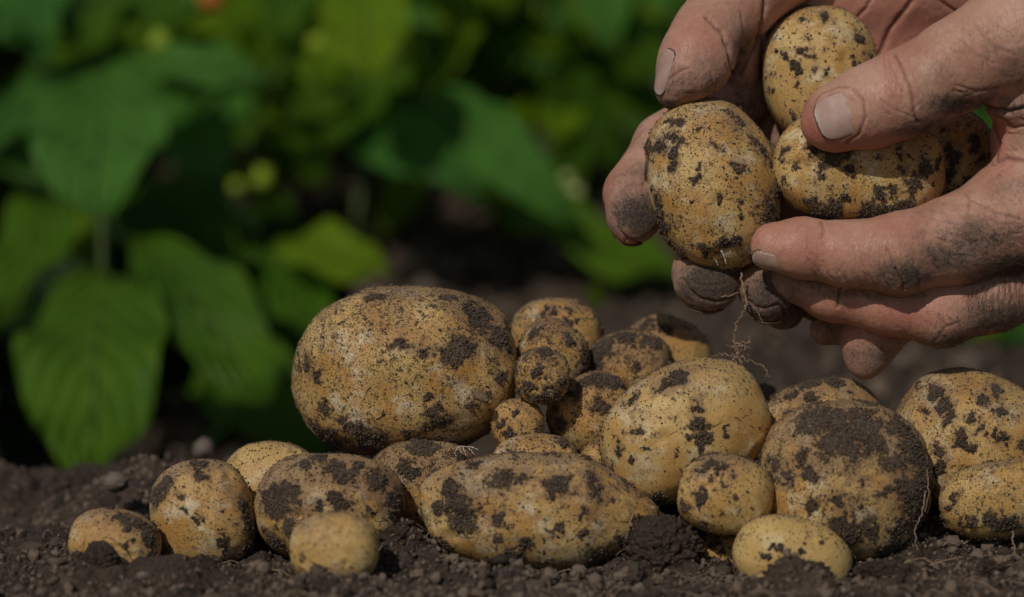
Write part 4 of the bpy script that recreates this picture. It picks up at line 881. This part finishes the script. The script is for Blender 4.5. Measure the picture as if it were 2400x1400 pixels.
leaf(p4, (1100, 20, 1.5), (1000, 160, 1.42), 120, 3, (0, -1, .5), seed=47)
leaf(p4, (1150, 330, 1.4), (1180, 520, 1.3), 120, 3, (0, -1, .5), seed=48)
for q in ((1320, 62, 24), (1095, 432, 17), (1270, 30, 18), (1330, 20, 22)): bud(p4, q[0], q[1], 1.4, q[2], M_YEL)
bud(p4, 1345, 455, 1.25, 22, M_CREAM, "bud"); bud(p4, 1330, 420, 1.26, 14, M_CREAM, "bud")

p5 = plant(1480, 1.4, "pale green plant behind the fingers at the top")
stem(p5, [gpt(1480, 1.4), (1500, 300, 1.4), (1450, -60, 1.4)], .003)
leaf(p5, (1410, -90, 1.32), (1425, 110, 1.28), 165, 1, (0, -1, .5), shape=1, seed=51)
leaf(p5, (1560, -90, 1.33), (1590, 75, 1.3), 120, 0, (0, -1, .5), seed=52)
leaf(p5, (1420, 140, 1.30), (1640, 165, 1.26), 130, 3, (0, -1, .6), shape=4.0, seed=53)
leaf(p5, (1440, 190, 1.32), (1560, 330, 1.28), 150, 3, (0, -1, .5), shape=4.0, seed=54)
leaf(p5, (1400, 230, 1.34), (1440, 400, 1.3), 110, 3, (0, -1, .5), seed=55)
p6 = plant(2500, 1.25, "plant with bright leaves low behind the wrist at the right edge")
stem(p6, [gpt(2420, 1.3), (2430, 700, 1.28), (2460, 300, 1.3)], .003)
leaf(p6, (2500, 660, 1.05), (2230, 790, .98), 130, 2, (-.2, -1, .4), seed=61)
leaf(p6, (2450, 690, 1.02), (2360, 800, .96), 110, 1, (0, -1, .4), seed=62)
leaf(p6, (2440, 620, 1.3), (2300, 650, 1.25), 120, 0, (0, -1, .5), seed=63)
p7 = plant(1395, 1.02, "tiny blurred seedling on the bare soil behind the heap")
leaf(p7, (1385, 715, 1.0), (1400, 660, 1.0), 34, 2, (0, -1, .4), seed=71); leaf(p7, (1385, 718, 1.0), (1420, 690, 1.0), 26, 2, (0, -1, .5), seed=72)
# wooden post at the top of the picture, far back
bm = bmesh.new(); bmesh.ops.create_cube(bm, size=1)
x, y = (1515-1200)*K*1.35/FD, 1.35
for v in bm.verts: v.co = (x+v.co.x*.030, y+v.co.y*.03, .21+v.co.z*.50)
bmesh.ops.bevel(bm, geom=bm.edges[:], offset=.004, segments=2); me = bpy.data.meshes.new("garden_post"); bm.to_mesh(me); bm.free(); me.materials.append(M_WOOD)
o = bpy.data.objects.new("garden_post", me); C.objects.link(o); tag(o, "brown wooden post behind the pale plant at the top", "post")

# the mass of foliage behind the single plants
def foliage(name, n, x0, x1, y0, y1, z0, z1, s0, s1, m, label, seed, gap=None):
    rs = np.random.default_rng(seed); Vs, Fs, Us, off = [], [], [], 0
    for k in range(n):
        c = np.array([rs.uniform(x0, x1), rs.uniform(y0, y1), rs.uniform(z0, z1)])
        if gap and gap(c): continue
        d = rs.normal(size=3)*np.array([1, .6, .6])+np.array([0, -.2, -.5]); d /= np.linalg.norm(d); l = rs.uniform(s0, s1)
        P, F, uv = leaf_np(c, c+d*l, l*rs.uniform(.5, .7), rs.normal(size=3)*.45+np.array([-.1, -.8, .7]), rs.uniform(.05, .4), rs.uniform(0, .3), int(rs.integers(0, 3)), .03, k, 7, 10)
        Vs.append(P); Fs.append(F+off); Us.append(uv); off += len(P)
    o = mesh_np(name, np.concatenate(Vs), np.concatenate(Fs), m, None, None, None, True, np.concatenate(Us)); return tag(o, label, "foliage", kind="stuff")
foliage("foliage_mass", 230, -.62, .36, 1.31, 1.42, .0, .24, .045, .085, M_LEAF[1], "layer of mid green leaves just behind the front plants", 12, lambda c: c[2] < .06+.13*np.exp(-((c[0]-.0)/.20)**2))
foliage("foliage_mass", 110, -.62, .36, 1.33, 1.44, .06, .24, .035, .07, M_LEAF[2], "yellow green young leaves among the plants behind", 13)
def gapf(c):   # bare soil shows through in the middle, low down
    return c[2] < .0+.15*np.exp(-((c[0]+.03)/.30)**2)
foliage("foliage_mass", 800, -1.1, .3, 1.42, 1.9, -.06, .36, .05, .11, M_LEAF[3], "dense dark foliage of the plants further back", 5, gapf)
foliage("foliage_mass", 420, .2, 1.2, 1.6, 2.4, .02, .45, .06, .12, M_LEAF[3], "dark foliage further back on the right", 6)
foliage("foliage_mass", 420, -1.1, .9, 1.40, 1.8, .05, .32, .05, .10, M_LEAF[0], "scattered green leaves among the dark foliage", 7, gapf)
foliage("low_foliage", 420, -.75, -.13, 1.12, 1.5, -.10, .045, .05, .10, M_LEAF[4], "low leaves added under the plants at the left, coloured near black as painted shade", 11)  # added over the lit soil; near-black colour stands in for deep shade
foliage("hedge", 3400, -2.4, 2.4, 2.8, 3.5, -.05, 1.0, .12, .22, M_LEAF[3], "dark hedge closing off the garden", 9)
